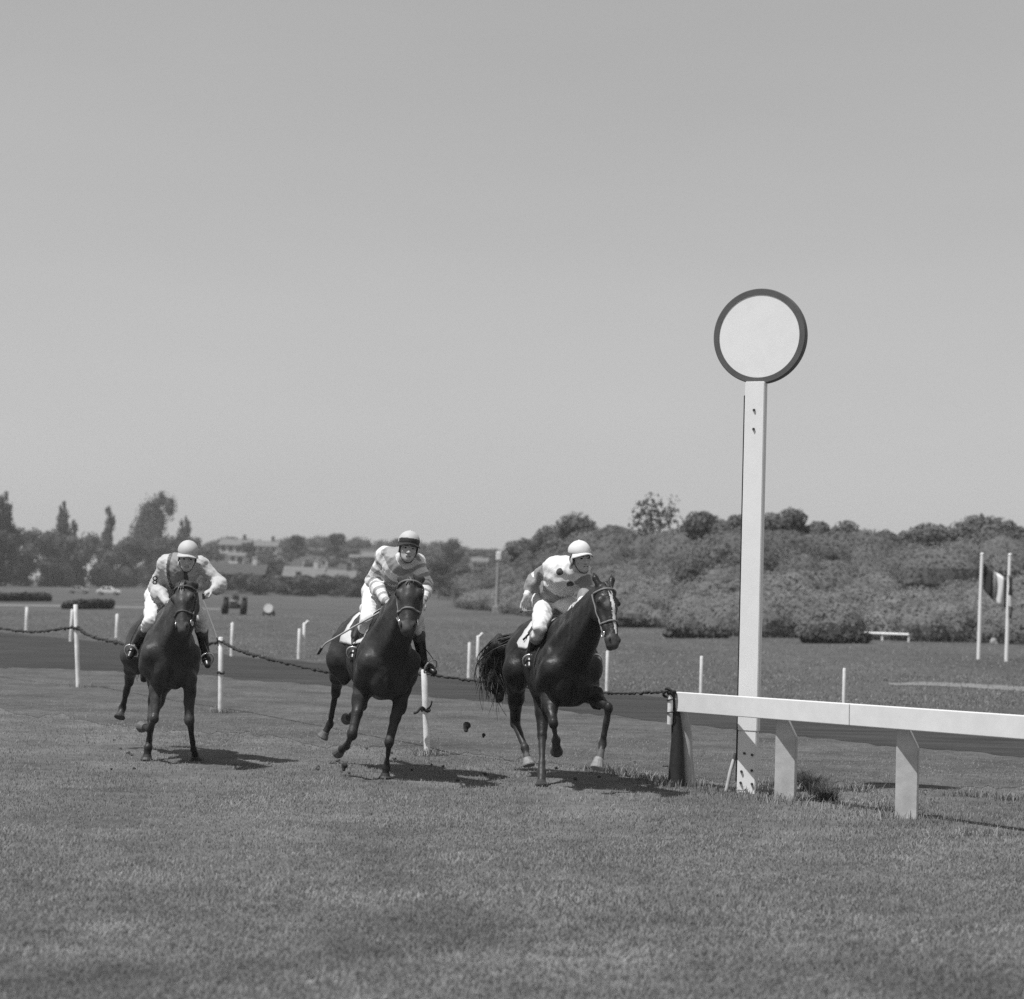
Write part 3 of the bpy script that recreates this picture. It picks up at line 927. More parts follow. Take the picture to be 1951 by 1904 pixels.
# tractor
b = ground(446, 1171); k = FPX / b[1]
S = 44 / k / 1.55
root = empty('tractor', b); tag(root, 'small dark tractor seen from the front on the infield', 'tractor')
M_TR = mat('tractor_dark', .035, .5, .2, 6); M_TRL = mat('tractor_bonnet', .22, .5)
bm = bmesh.new(); box(bm, (0, -.4 * S, .72 * S), (.42 * S, 1.2 * S, .46 * S), bev=.06 * S); link_mesh('bonnet', bm_mesh('bonnet', bm), root, M_TRL)
bm = bmesh.new(); box(bm, (0, -1.02 * S, .70 * S), (.34 * S, .04 * S, .36 * S)); link_mesh('grille', bm_mesh('grille', bm), root, M_TR)
bm = bmesh.new(); box(bm, (0, .2 * S, .55 * S), (.7 * S, .9 * S, .3 * S), bev=.05 * S); link_mesh('chassis', bm_mesh('chassis', bm), root, M_TR)
for x in (-1, 1):
    for y, rr, ww in ((.45, .56, .26), (-.85, .34, .16)):
        bm = bmesh.new(); bmesh.ops.create_cone(bm, cap_ends=True, segments=22, radius1=rr * S, radius2=rr * S, depth=ww * S, matrix=Matrix.Translation((x * .62 * S, y * S, rr * S)) @ Matrix.Rotation(R(90), 4, 'Y'))
        bmesh.ops.bevel(bm, geom=bm.edges[:], offset=.03 * S, segments=1, affect='EDGES')
        w_ = link_mesh('wheel', bm_mesh('wheel', bm), root, M_TYRE)
    bm = bmesh.new(); box(bm, (x * .62 * S, .45 * S, 1.16 * S), (.34 * S, .9 * S, .05 * S), rx=.0); link_mesh('mudguard', bm_mesh('mudguard', bm), root, M_TR)
tubes('steering_wheel', [(np.array([[.2 * S * math.cos(t), .32 * S, 1.18 * S + .2 * S * math.sin(t)] for t in np.linspace(0, 6.283, 17)]), .02)], M_TR, root, 5)
tubes('exhaust', [(np.array([[.1 * S, -.5 * S, .9 * S], [.1 * S, -.5 * S, 1.4 * S]]), .03)], M_TR, root, 6)
bm = bmesh.new(); box(bm, (0, .62 * S, .95 * S), (.4 * S, .3 * S, .06 * S), bev=.02); box(bm, (0, .78 * S, 1.12 * S), (.4 * S, .05 * S, .3 * S), bev=.02); link_mesh('seat', bm_mesh('seat', bm), root, M_TR)

# water barrel cart right of the tractor
b = ground(512, 1174); k = FPX / b[1]; S = 22 / k
root = empty('barrel_cart', b); tag(root, 'small pale rounded barrel cart right of the tractor', 'cart')
bm = bmesh.new(); bmesh.ops.create_cone(bm, cap_ends=True, segments=24, radius1=.42 * S, radius2=.42 * S, depth=.9 * S, matrix=Matrix.Translation((0, 0, .56 * S)) @ Matrix.Rotation(R(78), 4, 'X'))
bmesh.ops.bevel(bm, geom=bm.edges[:], offset=.05 * S, segments=2, affect='EDGES')
link_mesh('barrel', bm_mesh('barrel', bm), root, M_WALLS['pale'], smooth=False)
for x in (-.46, .46):
    bm = bmesh.new(); bmesh.ops.create_cone(bm, cap_ends=True, segments=20, radius1=.2 * S, radius2=.2 * S, depth=.1 * S, matrix=Matrix.Translation((x * S, 0, .2 * S)) @ Matrix.Rotation(R(90), 4, 'Y'))
    link_mesh('wheel', bm_mesh('wheel', bm), root, M_TYRE)
bm = bmesh.new(); box(bm, (0, 0, .17 * S), (.86 * S, .5 * S, .08 * S)); link_mesh('frame', bm_mesh('frame', bm), root, M_TR)

# ------------------------------------------------------------------ near fence with dark wire rope
FEN = [((144, 1152), (149, 1310), 8.5), ((421, 1214), (420, 1359), 9.5), ((808, 1276), (814, 1440), 12.0)]
fb = [ground(*f[1]) for f in FEN]
root = empty('rope_fence', fb[1]); tag(root, 'white posts strung with dark wire rope running behind the horses', 'fence')
for (tp, bt, w_), b in zip(FEN, fb):
    t = at(tp[0], tp[1], b[1]); r = w_ / (FPX / b[1]) / 2
    d = b - t
    P = np.array([b + d * .1, b * .5 + t * .5, t + d * .01, t]) - fb[1]
    po = tubes('post', [(P, np.array([r, r, r, r * .8]))], M_WHITE_WORN, root, 12)
    th = np.linspace(0, 2 * math.pi, 15)
    q = at(tp[0] + (bt[0] - tp[0]) * .3, tp[1] + (bt[1] - tp[1]) * (.29 if w_ < 9 else (.06 if w_ < 11 else .47)), b[1])
    if w_ < 11:
        tubes('tie', [(q + np.stack([(r + .008) * np.cos(th), (r + .008) * np.sin(th), .012 * np.sin(2 * th)], 1) - fb[1], .022 if w_ < 9 else .013)], M_ROPE, po, 6)
    if w_ > 9:
        q = at(bt[0] * .5 + tp[0] * .5, 1214 + .47 * 145 if w_ < 11 else 1353, b[1])
        tubes('tie', [(q + np.stack([(r + .008) * np.cos(th), (r + .008) * np.sin(th), .012 * np.sin(2 * th)], 1) - fb[1], .016)], M_ROPE, po, 6)
    if w_ > 11:
        tubes('loose_end', [(smooth_path([q, at(803, 1348, b[1] - .1), at(795, 1357, b[1] - .12), at(788, 1359, b[1] - .12)], 5) - fb[1], .014)], M_ROPE, po, 6)
        tubes('loose_end', [(smooth_path([q, at(820, 1346, b[1] - .1), at(823, 1336, b[1] - .12)], 5) - fb[1], .010)], M_ROPE, po, 6)
END_B = ground(1283, 1492)
def rope(pts, r, seed):
    P = smooth_path(pts, 26)
    rr = np.random.default_rng(seed)
    rad = r * (1 + .45 * rr.normal(size=len(P)).clip(-1, 1.6))
    P = P + rr.normal(size=P.shape) * r * .5
    return P, np.abs(rad) + .004
d0, d1, d2, d3 = fb[0][1], fb[1][1], fb[2][1], END_B[1]
segs = [[at(-70, 1183, d0 + 3.2), at(0, 1197, d0 + 1.6), at(55, 1204, d0 + .8), at(100, 1201, d0 + .3), at(144, 1194, d0)],
        [at(146, 1195, d0), at(175, 1213, d0 - .7), at(222, 1224, d0 - 1.8), at(300, 1240, d0 - 3.4), at(360, 1238, d0 - 4.6), at(420, 1222, d1)],
        [at(421, 1222, d1), at(452, 1238, d1 - .5), at(500, 1252, d1 - 1.3), at(580, 1272, d1 - 2.6), at(650, 1283, d1 - 3.7), at(740, 1289, d1 - 5), at(810, 1284, d2)],
        [at(812, 1284, d2), at(880, 1294, d2 - .4), at(960, 1304, d2 - .9), at(1060, 1314, d2 - 1.4), at(1160, 1321, d2 - 1.9), at(1240, 1320, d3 + .1), at(1279, 1317, d3 - .02)]]
for i, s_ in enumerate(segs):
    P, rad = rope(s_, (.015, .017, .015, .009)[i], 60 + i)
    tubes('wire_rope', [(P - fb[1], rad)], M_ROPE, root, 5)

# ------------------------------------------------------------------ running rail
RA, RB = at(1288, 1337, 20.05), at(1951, 1386, 16.5)
RD = unit(RB - RA); RB2 = RA + (RB - RA) * 1.75
RN = unit(np.array([RD[1], -RD[0], 0])); RN = RN if RN[1] < 0 else -RN      # towards the camera
ang = math.atan2(RD[1], RD[0])
root = empty('running_rail', (RA[0], RA[1], 0)); tag(root, 'broad white running rail on stout posts at the right', 'rail')
rc = np.array([RA[0], RA[1], 0])
SEAM = RA + (RB - RA) * .555
HB = .188
for p, q in ((RA, SEAM - RD * .004), (SEAM + RD * .004, RB2)):
    m_ = (p + q) / 2; ln = np.linalg.norm(q - p)
    bm = bmesh.new()
    box(bm, m_ - rc, (ln, .075, HB), rz=ang, ry=-math.asin(RD[2]), bev=.007)
    link_mesh('rail_board', bm_mesh('rail_board', bm), root, M_RAIL)
def rail_post(t, m, w_=.185, dz=.0):
    p = RA + (RB - RA) * t
    ht = p[2] - HB / 2 - .004
    bm = bmesh.new()
    prism(bm, [(-w_ / 2, -.35), (w_ / 2, -.35), (w_ / 2, ht - .16), (.0, ht + .03), (-w_ / 2, ht + .03)], -.05, .085)
    bmesh.ops.bevel(bm, geom=bm.edges[:], offset=.006, segments=2, affect='EDGES')
    bmesh.ops.transform(bm, matrix=Matrix.Rotation(R(-16), 4, 'Z'), verts=bm.verts[:])
    o = link_mesh('post', bm_mesh('post', bm), root, m)
    o.location = [float(v) for v in (p - RN * .13 - rc)[:2]] + [0]
    return o
M_POSTG = mat('weathered_white_post', .42, .75, .16, 8, .3, 40, var2=.12, scale2=3, bdist=.004)
rail_post(.330, M_POSTG); rail_post(.680, M_POSTG); rail_post(1.15, M_POSTG); rail_post(1.55, M_POSTG)
# last post of the rail: dark pole with a pale strut behind it
p = RA + RD * .03
tubes('end_post', [(np.array([[p[0], p[1] - .02, -.3], [p[0] - .0, p[1] - .02, .45], [p[0] - .035, p[1] + .02, RA[2] + .09]]) - rc, np.array([.10, .058, .030]))], M_DARK, root, 14)
st_ = [at(1297, 1352, p[1] + .06), at(1306, 1400, p[1] + .06), at(1309, 1440, p[1] + .06), at(1312, 1480, p[1] + .06), at(1313, 1500, p[1] + .06)]
tubes('strut', [(np.array(st_) - rc, np.array([.06, .065, .055, .06, .06]))], M_POSTG, root, 10)
tubes('stay_wire', [(np.array([at(1308, 1356, p[1] + .2), at(1316, 1430, p[1] + .3), at(1322, 1486, p[1] + .4)]) - rc, .012)], M_DARK, root, 5)
wp = [at(1277, 1324, p[1] - .05), at(1277, 1345, p[1] - .05), at(1276, 1380, p[1] - .04)]
o = tubes('wrapped_end', [(np.array(wp) - rc, .026)], M_WHITE_WORN, root, 10)
rr = np.random.default_rng(5)
for k in range(5):
    c = at(1272 + rr.uniform(-2, 10), 1314 + rr.uniform(-2, 8), p[1] - .05)
    th = np.linspace(0, 6.283, 12)
    ax = unit(rr.normal(size=3)); a1 = unit(np.cross(ax, rr.normal(size=3))); a2 = np.cross(ax, a1)
    tubes('rope_knot', [(c + .035 * (np.cos(th)[:, None] * a1 + np.sin(th)[:, None] * a2) - rc, .014)], M_ROPE, o, 5)
for yy in (1333, 1357):
    c = at(1277, yy, p[1] - .05)
    tubes('rope_turn', [(c + np.stack([.032 * np.cos(th), .032 * np.sin(th), .006 * np.cos(th)], 1) - rc, .006)], M_ROPE, o, 5)

# ------------------------------------------------------------------ finish post
tF = (1425 - 1288) / (1951 - 1288)
FD = 19.56
fbm = at(1424, 1512, FD); ftp = at(1441, 738, FD)
FB = np.array([fbm[0], fbm[1], 0.0])
root = empty('finish_post', FB); tag(root, 'tall white winning post topped by a white disc with dark rim', 'winning post')
pw = .19
yawF = R(-24)
lean_x = (ftp[0] - fbm[0]) / (ftp[2] - fbm[2])
def fp(x, y, z):
    v = Matrix.Rotation(yawF, 3, 'Z') @ Vector((x, y, 0))
    return Vector((v.x + lean_x * z, v.y, z))
def fbox(name, x0, x1, y0, y1, z0, z1, m, parent, bev=.006):
    bm = bmesh.new()
    vs_ = [bm.verts.new(fp(x, y, z)) for z in (z0, z1) for (x, y) in ((x0, y0), (x1, y0), (x1, y1), (x0, y1))]
    for f_ in ((0, 3, 2, 1), (4, 5, 6, 7), (0, 1, 5, 4), (1, 2, 6, 5), (2, 3, 7, 6), (3, 0, 4, 7)):
        bm.faces.new([vs_[i] for i in f_])
    if bev: bmesh.ops.bevel(bm, geom=bm.edges[:], offset=bev, segments=2, affect='EDGES')
    return link_mesh(name, bm_mesh(name, bm), parent, m)
PT = ftp[2]
pst = fbox('post', -pw / 2, pw / 2, -.05, .05, .58, PT + .05, M_WHITE, root)
fbox('lower_post', -pw / 2 + .003, pw / 2 - .008, -.046, .046, -.5, .578, M_WHITE, root)
fbox('edge_strip', -pw / 2 - .014, -pw / 2 - .002, -.04, .055, .1, PT - .08, M_DARK, root, .003)  # thin dark strip down the left edge of the post
M_PLATE = mat('worn_grey_plate', .20, .8, .3, 12)
for x, z in ((.0, PT - .22), (.0, PT - .40), (.055, .36), (-.045, .20), (.055, .215), (-.05, .095), (.06, .09), (.0, -.02 + .05), (-.02, .37)):
    bm = bmesh.new(); bmesh.ops.create_cone(bm, cap_ends=True, segments=12, radius1=.013, radius2=.010, depth=.02, matrix=Matrix.Translation(fp(x, -.056, z)) @ Matrix.Rotation(R(90), 4, 'X'))
    link_mesh('bolt', bm_mesh('bolt', bm), root, M_BOLT)
tubes('brace', [(np.array([np.array([fp(-.13, .02, .36)])[0], np.array(fp(-.16, -.03, .2)), np.array(fp(-.20, -.06, -.05))]), .018)], M_POSTG, root, 6)
# disc
DC = at(1447.5, 641, FD) - FB
DR = 91.5 / (FPX / FD) * 1.0
dn = Matrix.Rotation(R(-24), 3, 'Z') @ Vector((0, -1, 0))
rotD = dn.to_track_quat('Z', 'Y').to_matrix().to_4x4()
def lathe(name, prof, m, parent, n=96):
    V, Q = [], []
    for r, z in prof:
        for j in range(n):
            t = 2 * math.pi * j / n
            V.append(Vector(DC) + rotD.to_3x3() @ Vector((r * math.cos(t), r * math.sin(t), z)))
    for i in range(len(prof) - 1):
        for j in range(n):
            a, b = i * n + j, i * n + (j + 1) % n
            Q.append((a, b, b + n, a + n))
    return link_mesh(name, mesh_np(name, np.array([list(v) for v in V]), np.array(Q)), parent, m)
ds = lathe('disc', [(.0005, .02), (DR * .875, .02), (DR * .875, -.03), (.0005, -.03)], M_WHITE, root)
lathe('rim', [(DR * .872, .026), (DR * .985, .026), (DR, .015), (DR, -.055), (DR * .985, -.065), (DR * .872, -.065), (DR * .872, .026)], M_RIM, root)

# ------------------------------------------------------------------ grass
def blades(name, P, hgt, wid, r_, m, lean=.5, label=None):
    n = len(P)
    a = r_.uniform(0, 6.283, n)
    d = np.stack([np.cos(a), np.sin(a), np.zeros(n)], 1)
    s = np.stack([-np.sin(a), np.cos(a), np.zeros(n)], 1) * (wid * r_.uniform(.6, 1.3, n))[:, None]
    h = hgt * r_.uniform(.55, 1.25, n)
    ln = lean * r_.uniform(.2, 1.1, n)
    p1 = P + d * (h * ln * .35)[:, None]; p1[:, 2] = P[:, 2] + h * .6
    p2 = P + d * (h * ln)[:, None]; p2[:, 2] = P[:, 2] + h
    V = np.stack([P - s * .5, P + s * .5, p1 + s * .4, p1 - s * .4, p2], 1).reshape(-1, 3)
    i = np.arange(n)[:, None] * 5
    Q = i + np.array([[0, 1, 2, 3]]); T3 = i + np.array([[3, 2, 4]])
    o = link_mesh(name, mesh_np(name, V, [Q, T3]), None, m)
    return tag(o, label, 'grass', kind='stuff')
def clump_noise(P, seed, f):
    return fnoise(P * np.array([1, 1, 0]), seed, f, 2)
r_g = np.random.default_rng(300)
n = 500000
py = 1275 + (1990 - 1275) * r_g.random(n) ** .8
px = r_g.uniform(-90, 2040, n)
vv = (np.stack([(px - CX) / FPX, -(py - CY) / FPX, -np.ones(n)], 1)) @ CAM_R.T
P = np.array([0, 0, CAM_H]) + vv * (-CAM_H / vv[:, 2])[:, None]
lo = np.interp(px, [p[0] for p in TRK_LO], [p[1] for p in TRK_LO])
lo = np.interp(px, [p[0] for p in VRG], [p[1] for p in VRG]) 
lo0 = np.interp(px, [p[0] for p in TRK_LO], [p[1] for p in TRK_LO])
pr = np.clip((py - lo0) / (lo - lo0 + 1e-6), 0, 1)
keep_ = (py > lo0 + 3) & (r_g.random(n) < .12 + .88 * pr ** 1.5) & (r_g.random(n) < .62 + .38 * clump_noise(P, 4, 2.2))
P = P[keep_]
hh = .024 * (1 + .3 * clump_noise(P, 9, 1.1)) * (1 + .2 * clump_noise(P, 10, 5))
blades('turf_grass', P, hh, .0062, r_g, M_BLADE, 1.3, 'short mown turf grass of the racing straight')
# near verge between turf and track, thinner
n = 60000
py = r_g.uniform(1250, 1480, n); px = r_g.uniform(-90, 2040, n)
lo = np.interp(px, [p[0] for p in TRK_LO], [p[1] for p in TRK_LO])
vv = (np.stack([(px - CX) / FPX, -(py - CY) / FPX, -np.ones(n)], 1)) @ CAM_R.T
P = np.array([0, 0, CAM_H]) + vv * (-CAM_H / vv[:, 2])[:, None]
P = P[(py > lo + 3) & (py < lo + 130)]
blades('verge_grass', P, .014, .008, r_g, M_BLADE, 1.2, 'rougher verge grass between turf and dark track')
# long tufts round posts and rail
Ps = []
def tuft(px, py, n, sx, sy):
    c = ground(px, py)
    q = r_g.normal(size=(n, 3)) * np.array([sx, sy, 0]); Ps.append(c + q)
for t in np.linspace(0, 1.05, 9):
    q = RA + (RB - RA) * t
    pp = proj((q[0], q[1], 0))
    tuft(pp[0] + r_g.uniform(-30, 30), pp[1] + r_g.uniform(-6, 10), 60, .14, .09)
for (px_, py_, n_) in ((1284, 1494, 260), (1310, 1498, 160), (1450, 1512, 110), (1478, 1526, 90), (1712, 1542, 90), (814, 1440, 130), (420, 1359, 80), (149, 1310, 60), (1240, 1486, 200), (1190, 1478, 130), (1150, 1470, 100), (1850, 1518, 120), (1930, 1526, 120), (1455, 1500, 160), (1630, 1508, 120)):
    tuft(px_, py_, n_, .11, .07)
P = np.concatenate(Ps); P[:, 2] = 0
blades('long_grass', P, .085, .008, r_g, M_BLADE_LONG, 1.1, 'long unmown grass tufts around rail and posts')
Ps = []  # slanting row of dark blades
for t in np.linspace(0, 1, 9):
    tuft(1524 + 56 * t, 1488 + 40 * t, 90, .05, .035)
P = np.concatenate(Ps); c = P.mean(0) * np.array([1, 1, 0]); P = P - c; P[:, 2] = 0
o = blades('dark_tuft', P, .125, .009, r_g, M_LEAF_V, 1.5, 'dark tuft of blades right of the first rail post')
o['category'] = 'plant'; o['kind'] = 'thing'; o.location = [float(v) for v in c]
# infield rough grass
n = 130000
py = 1165 + (1400 - 1165) * r_g.random(n) ** 1.0; px = r_g.uniform(-60, 2010, n)
up_ = np.interp(px, [p[0] for p in TRK_UP], [p[1] for p in TRK_UP])
vv = (np.stack([(px - CX) / FPX, -(py - CY) / FPX, -np.ones(n)], 1)) @ CAM_R.T
P = np.array([0, 0, CAM_H]) + vv * (-CAM_H / vv[:, 2])[:, None]
w_ok = (py < up_ - 3) & (P[:, 1] < 125) & (r_g.random(n) < .55 + .45 * clump_noise(P, 14, .7))
P = P[w_ok]
blades('infield_rough', P, (.035 + .0003 * P[:, 1]), .011 + .0002 * P[:, 1], r_g, M_BLADE, .8, 'rough tussocky grass covering the infield')

# loose crumbs of turf kicked up where the horses have passed
cs = [ground(r_g.uniform(560, 1290), r_g.uniform(1428, 1505)) + np.array([0, 0, .012]) for _ in range(24)] + [ground(r_g.uniform(150, 420), r_g.uniform(1400, 1475)) + np.array([0, 0, .012]) for _ in range(7)]
rs = [np.array([1.3, 1.2, .7]) * r_g.uniform(.008, .022) for _ in cs]
V, Q = leaf_quads(cs, rs, [10] * len(cs), .018, r_g, .6, .6, .9)
tag(link_mesh('turf_crumbs', mesh_np('turf_crumbs', V, Q), None, mat('turf_soil', .06, .95, .4, 40)), 'loose dark crumbs of turf scattered behind the hooves', 'crumbs', kind='stuff')
# flying turf clods
M_CLOD = mat('turf_clod', .035, .95, .4, 40)
for px, py, d, lb, s in ((888, 1386, 20.2, 'dark clod of turf flying between middle and leading horses', .05), (1204, 1748 / 1.0 if False else 1240, 30, '', 0), (655, 1462, 20.0, 'clod of turf flying low under the middle horse', .04), (921, 1402, 20.3, 'small crumb of turf flying behind the flying tail', .022)):
    if not s: continue
    c = at(px, py, d)
    V, Q, l = net([ell((0, 0, 0), (s * .6, s * .5, s), None, .02), ell((s * .4, 0, s * .5), (s * .4, s * .4, s * .5), None, .02)], s * .16, disp=lambda P: s * .22 * fnoise(P, 3, 2.2 / s, 2))
    tag(link_mesh('turf_clod', mesh_np('turf_clod', V, Q), None, M_CLOD, loc=c), lb, 'clod', 'clods of turf thrown up by hooves')

# ------------------------------------------------------------------ air
mh = bpy.data.materials.new('haze_air'); mh.use_nodes = True
nt = mh.node_tree
for n_ in list(nt.nodes): nt.nodes.remove(n_)
ho = nt.nodes.new('ShaderNodeOutputMaterial'); hv = nt.nodes.new('ShaderNodeVolumePrincipled')
hv.inputs['Color'].default_value = (.92, .92, .92, 1)
hv.inputs['Density'].default_value = .00035
hv.inputs['Anisotropy'].default_value = .2
nt.links.new(hv.outputs[0], ho.inputs['Volume'])
bm = bmesh.new(); box(bm, (0, 2200, 14.0), (5200, 4700, 31.0))
tag(link_mesh('haze', bm_mesh('haze', bm), None, mh), kind='stuff')
# ------------------------------------------------------------------ horses
def make_strands(paths, r0, r1, n=5):
    out = []
    for p in paths:
        k = len(p)
        t = np.linspace(0, 1, k)
        out.append((p, r0 * (1 - t) ** 0.7 + r1))
    return out

def hoof_mesh(top, tip, fwd, planted, base):
    """slanted truncated cone with flat sole; top = coronet centre, tip = middle of the sole"""
    ax = unit(top - tip)
    nrm = unit(np.array([0, 0, 1.0]) * 3 + ax) if planted else unit(ax + 0.15 * fwd)
    f = unit(fwd - nrm * (fwd @ nrm)); s = np.cross(nrm, f)
    rings = [(tip, 0.064, 0.060), (tip + nrm * 0.012, 0.066, 0.062), (top - ax * 0.015, 0.050, 0.048), (top + ax * 0.012, 0.042, 0.041)]
    V, Q, n = [], [], 16
    for c, rf, rs in rings:
        for j in range(n):
            t = 2 * math.pi * j / n
            k = 1.0 if math.cos(t) > -0.3 else 0.82
            V.append(c + f * rf * math.cos(t) * k + s * rs * math.sin(t))
    for i in range(len(rings) - 1):
        for j in range(n):
            a, b = i * n + j, i * n + (j + 1) % n
            Q.append((a, b, b + n, a + n))
    V.append(tip + nrm * 0.012); V.append(rings[-1][0])
    T3 = [(len(V) - 2, (j + 1) % n, j) for j in range(n)] + [(len(V) - 1, 3 * n + j, 3 * n + (j + 1) % n) for j in range(n)]
    return mesh_np('hoof', np.array(V) - base, [np.array(Q), np.array(T3)])

def ring_band(prims, c, a, b, n, eps, th0=0.0, th1=2 * math.pi, shift=None):
    """strap path hugging a body: rays from c in the plane (a,b)"""
    th = np.linspace(th0, th1, n)
    d = np.cos(th)[:, None] * a + np.sin(th)[:, None] * b
    if shift is not None:
        d = d + np.asarray(shift); d /= np.linalg.norm(d, axis=1)[:, None]
    return march(prims, np.repeat(c[None], n, 0), d, 0.35, eps)

def conform_patch(name, prims, A, B, left, up, us, ths, m, parent, base, eps=0.012, thick=0.008, edge=None):
    """cloth lying on the horse: rows along A->B, columns round the trunk"""
    rows = []
    for i, u in enumerate(us):
        c = A + (B - A) * u
        th = ths if edge is None else np.array(ths) * edge(u)
        d = np.sin(th)[:, None] * left + np.cos(th)[:, None] * up
        rows.append(march(prims, np.repeat(c[None], len(th), 0), d, 0.6, eps))
    G = np.array(rows)
    nu, nt = G.shape[:2]
    V = G.reshape(-1, 3)
    Q = [(i * nt + j, i * nt + j + 1, (i + 1) * nt + j + 1, (i + 1) * nt + j) for i in range(nu - 1) for j in range(nt - 1)]
    o = link_mesh(name, mesh_np(name, V - base, np.array(Q)), parent, m, smooth=True)
    sm = o.modifiers.new('thickness', 'SOLIDIFY'); sm.thickness = thick; sm.offset = 0
    return o, G

def make_horse(c):
    yaw, lean = R(c['yaw']), R(c.get('lean', 0))
    fwd = np.array([math.sin(yaw), -math.cos(yaw), 0.0])
    left0 = np.array([math.cos(yaw), math.sin(yaw), 0.0])
    up0 = np.array([0, 0, 1.0])
    left = left0 * math.cos(lean) + up0 * math.sin(lean)
    up = -left0 * math.sin(lean) + up0 * math.cos(lean)
    pit = R(c.get('pitch', 0))
    fw2 = fwd * math.cos(pit) + up * math.sin(pit); up = up * math.cos(pit) - fwd * math.sin(pit); fwd2 = fw2
    O = np.array([c['O'][0], c['O'][1], 0.0]); dz = c.get('dz', 0.0)
    Z0 = 1.15
    def L(x, y, z):
        return O + np.array([0, 0, Z0 + dz]) + x * fwd2 + y * left + (z - Z0) * up
    base = O.copy()
    M3 = np.stack([fwd2, left, up], 1)
    E = lambda x, y, z, rx, ry, rz, k=0.08: ell(L(x, y, z), (rx, ry, rz), M3, k)
    C = lambda a, b, ra, rb, k=0.06: cone(L(*a), L(*b), ra, rb, k)
    W = c.get('wide', .93)
    T = [E(0.22, 0, 1.08, .47, .25 * W, .325), E(-0.12, 0, 1.11, .52, .28 * W, .33), E(-.45, 0, 1.25, .42, .245 * W, .265),
         E(-.70, 0, 1.29, .33, .265 * W, .27), C((.34, 0, 1.50), (-.05, 0, 1.45), .075, .08, .10), C((-.05, 0, 1.44), (-.6, 0, 1.47), .085, .10, .10)]
    for s in (-1, 1):
        T += [E(-.86, .14 * s, 1.17, .20, .135, .26), E(-.62, .19 * s, 1.12, .20, .11, .24),
              C((.24, .06 * s, 1.41), (.60, .175 * s, 1.08), .078, .10, .04), E(.42, .185 * s, 1.13, .17, .085, .20, .035),
              E(.61, .095 * s, 1.00, .12, .11, .19, .045), E(.48, .06 * s, .86, .18, .10, .10, .06), C((.60, .185 * s, 1.13), (.42, .2 * s, .97), .115, .10, .05),
              E(.30, .205 * s, 1.05, .12, .07, .15, .02),
              C((.18, .10 * s, 1.36), (.50, .195 * s, 1.10), .045, .05, .02), E(.555, .155 * s, 1.07, .10, .06, .14, .018), E(.62, .05 * s, 1.0, .115, .06, .18, .016),
              C((.48, .13 * s, .92), (.50, .06 * s, .84), .06, .05, .02), E(-.60, .215 * s, 1.05, .16, .08, .20, .025), C((-.78, .13 * s, 1.44), (-.55, .2 * s, 1.3), .05, .06, .03)]
    # head frame
    P, Mz = np.asarray(c['poll']), np.asarray(c['muzzle'])
    u = unit(Mz - P)
    fy = R(c['face_yaw'])
    fd = np.array([math.sin(fy), -math.cos(fy), 0.0])
    w = unit(fd - u * (fd @ u)); v = np.cross(w, u)      # v: towards image right when facing us
    if v[0] < 0: v = -v
    HR = np.stack([u, v, w], 1)
    hs = c.get('hs', 1.0)
    Lh = np.linalg.norm(Mz - P)
    h = lambda a, b, d: P + u * a * Lh / 0.56 + v * b * hs + w * d * hs
    HE = lambda a, b, d, r, k=0.03: ell(h(a, b, d), np.array(r) * hs, HR, k)
    HC = lambda p, q, ra, rb, k=0.03: cone(h(*p), h(*q), ra * hs, rb * hs, k)
    H = [HE(.09, 0, -.01, (.13, .090, .095)), HC((.08, 0, .03), (.26, 0, .035), .062, .066), HC((.24, 0, .038), (.50, 0, .03), .060, .043),
         HC((.26, 0, -.085), (.53, 0, -.045), .05, .034), HE(.555, 0, .0, (.075, .060, .060)), HE(.615, 0, .005, (.035, .046, .04), .02),
         HE(.60, 0, -.045, (.038, .036, .030), .015)]
    for s in (-1, 1):
        H += [HE(.185, .080 * s, .035, (.045, .030, .036), .02), HE(.20, .048 * s, -.075, (.125, .042, .105)),
              HC((.25, .062 * s, .0), (.47, .036 * s, .0), .034, .034, .025), HE(.565, .040 * s, .028, (.034, .024, .026), .012),
              HC((.16, .066 * s, .058), (.26, .05 * s, .06), .018, .018, .02)]
    ear = []
    for s, back in ((-1, c['ears'][0]), (1, c['ears'][1])):
        e0 = h(-.01, .058 * s, .02)
        tip = e0 + (-u * math.cos(R(back)) - w * math.sin(R(back)) + v * .22 * s) * .135
        mid = (e0 + tip) / 2 + v * .008 * s
        ear += [cone(e0, mid, .030, .030, .02), cone(mid, tip, .030, .006, .015)]
    H += ear
    N = [cone(L(.30, 0, 1.46), h(-.01, 0, -.055), .115, .068, .09), cone(L(.46, 0, 1.30), h(.09, 0, -.10), .185, .085, .09),
         cone(L(.60, 0, 1.16), h(.17, 0, -.13), .165, .080, .08)]
    for s in (-1, 1):
        N += [cone(L(.62, .06 * s, 1.10), h(.20, .045 * s, -.13), .085, .045, .022), cone(L(.40, .10 * s, 1.30), h(.06, .03 * s, -.08), .10, .05, .03)]
    # legs
    G, hoofs = [], []
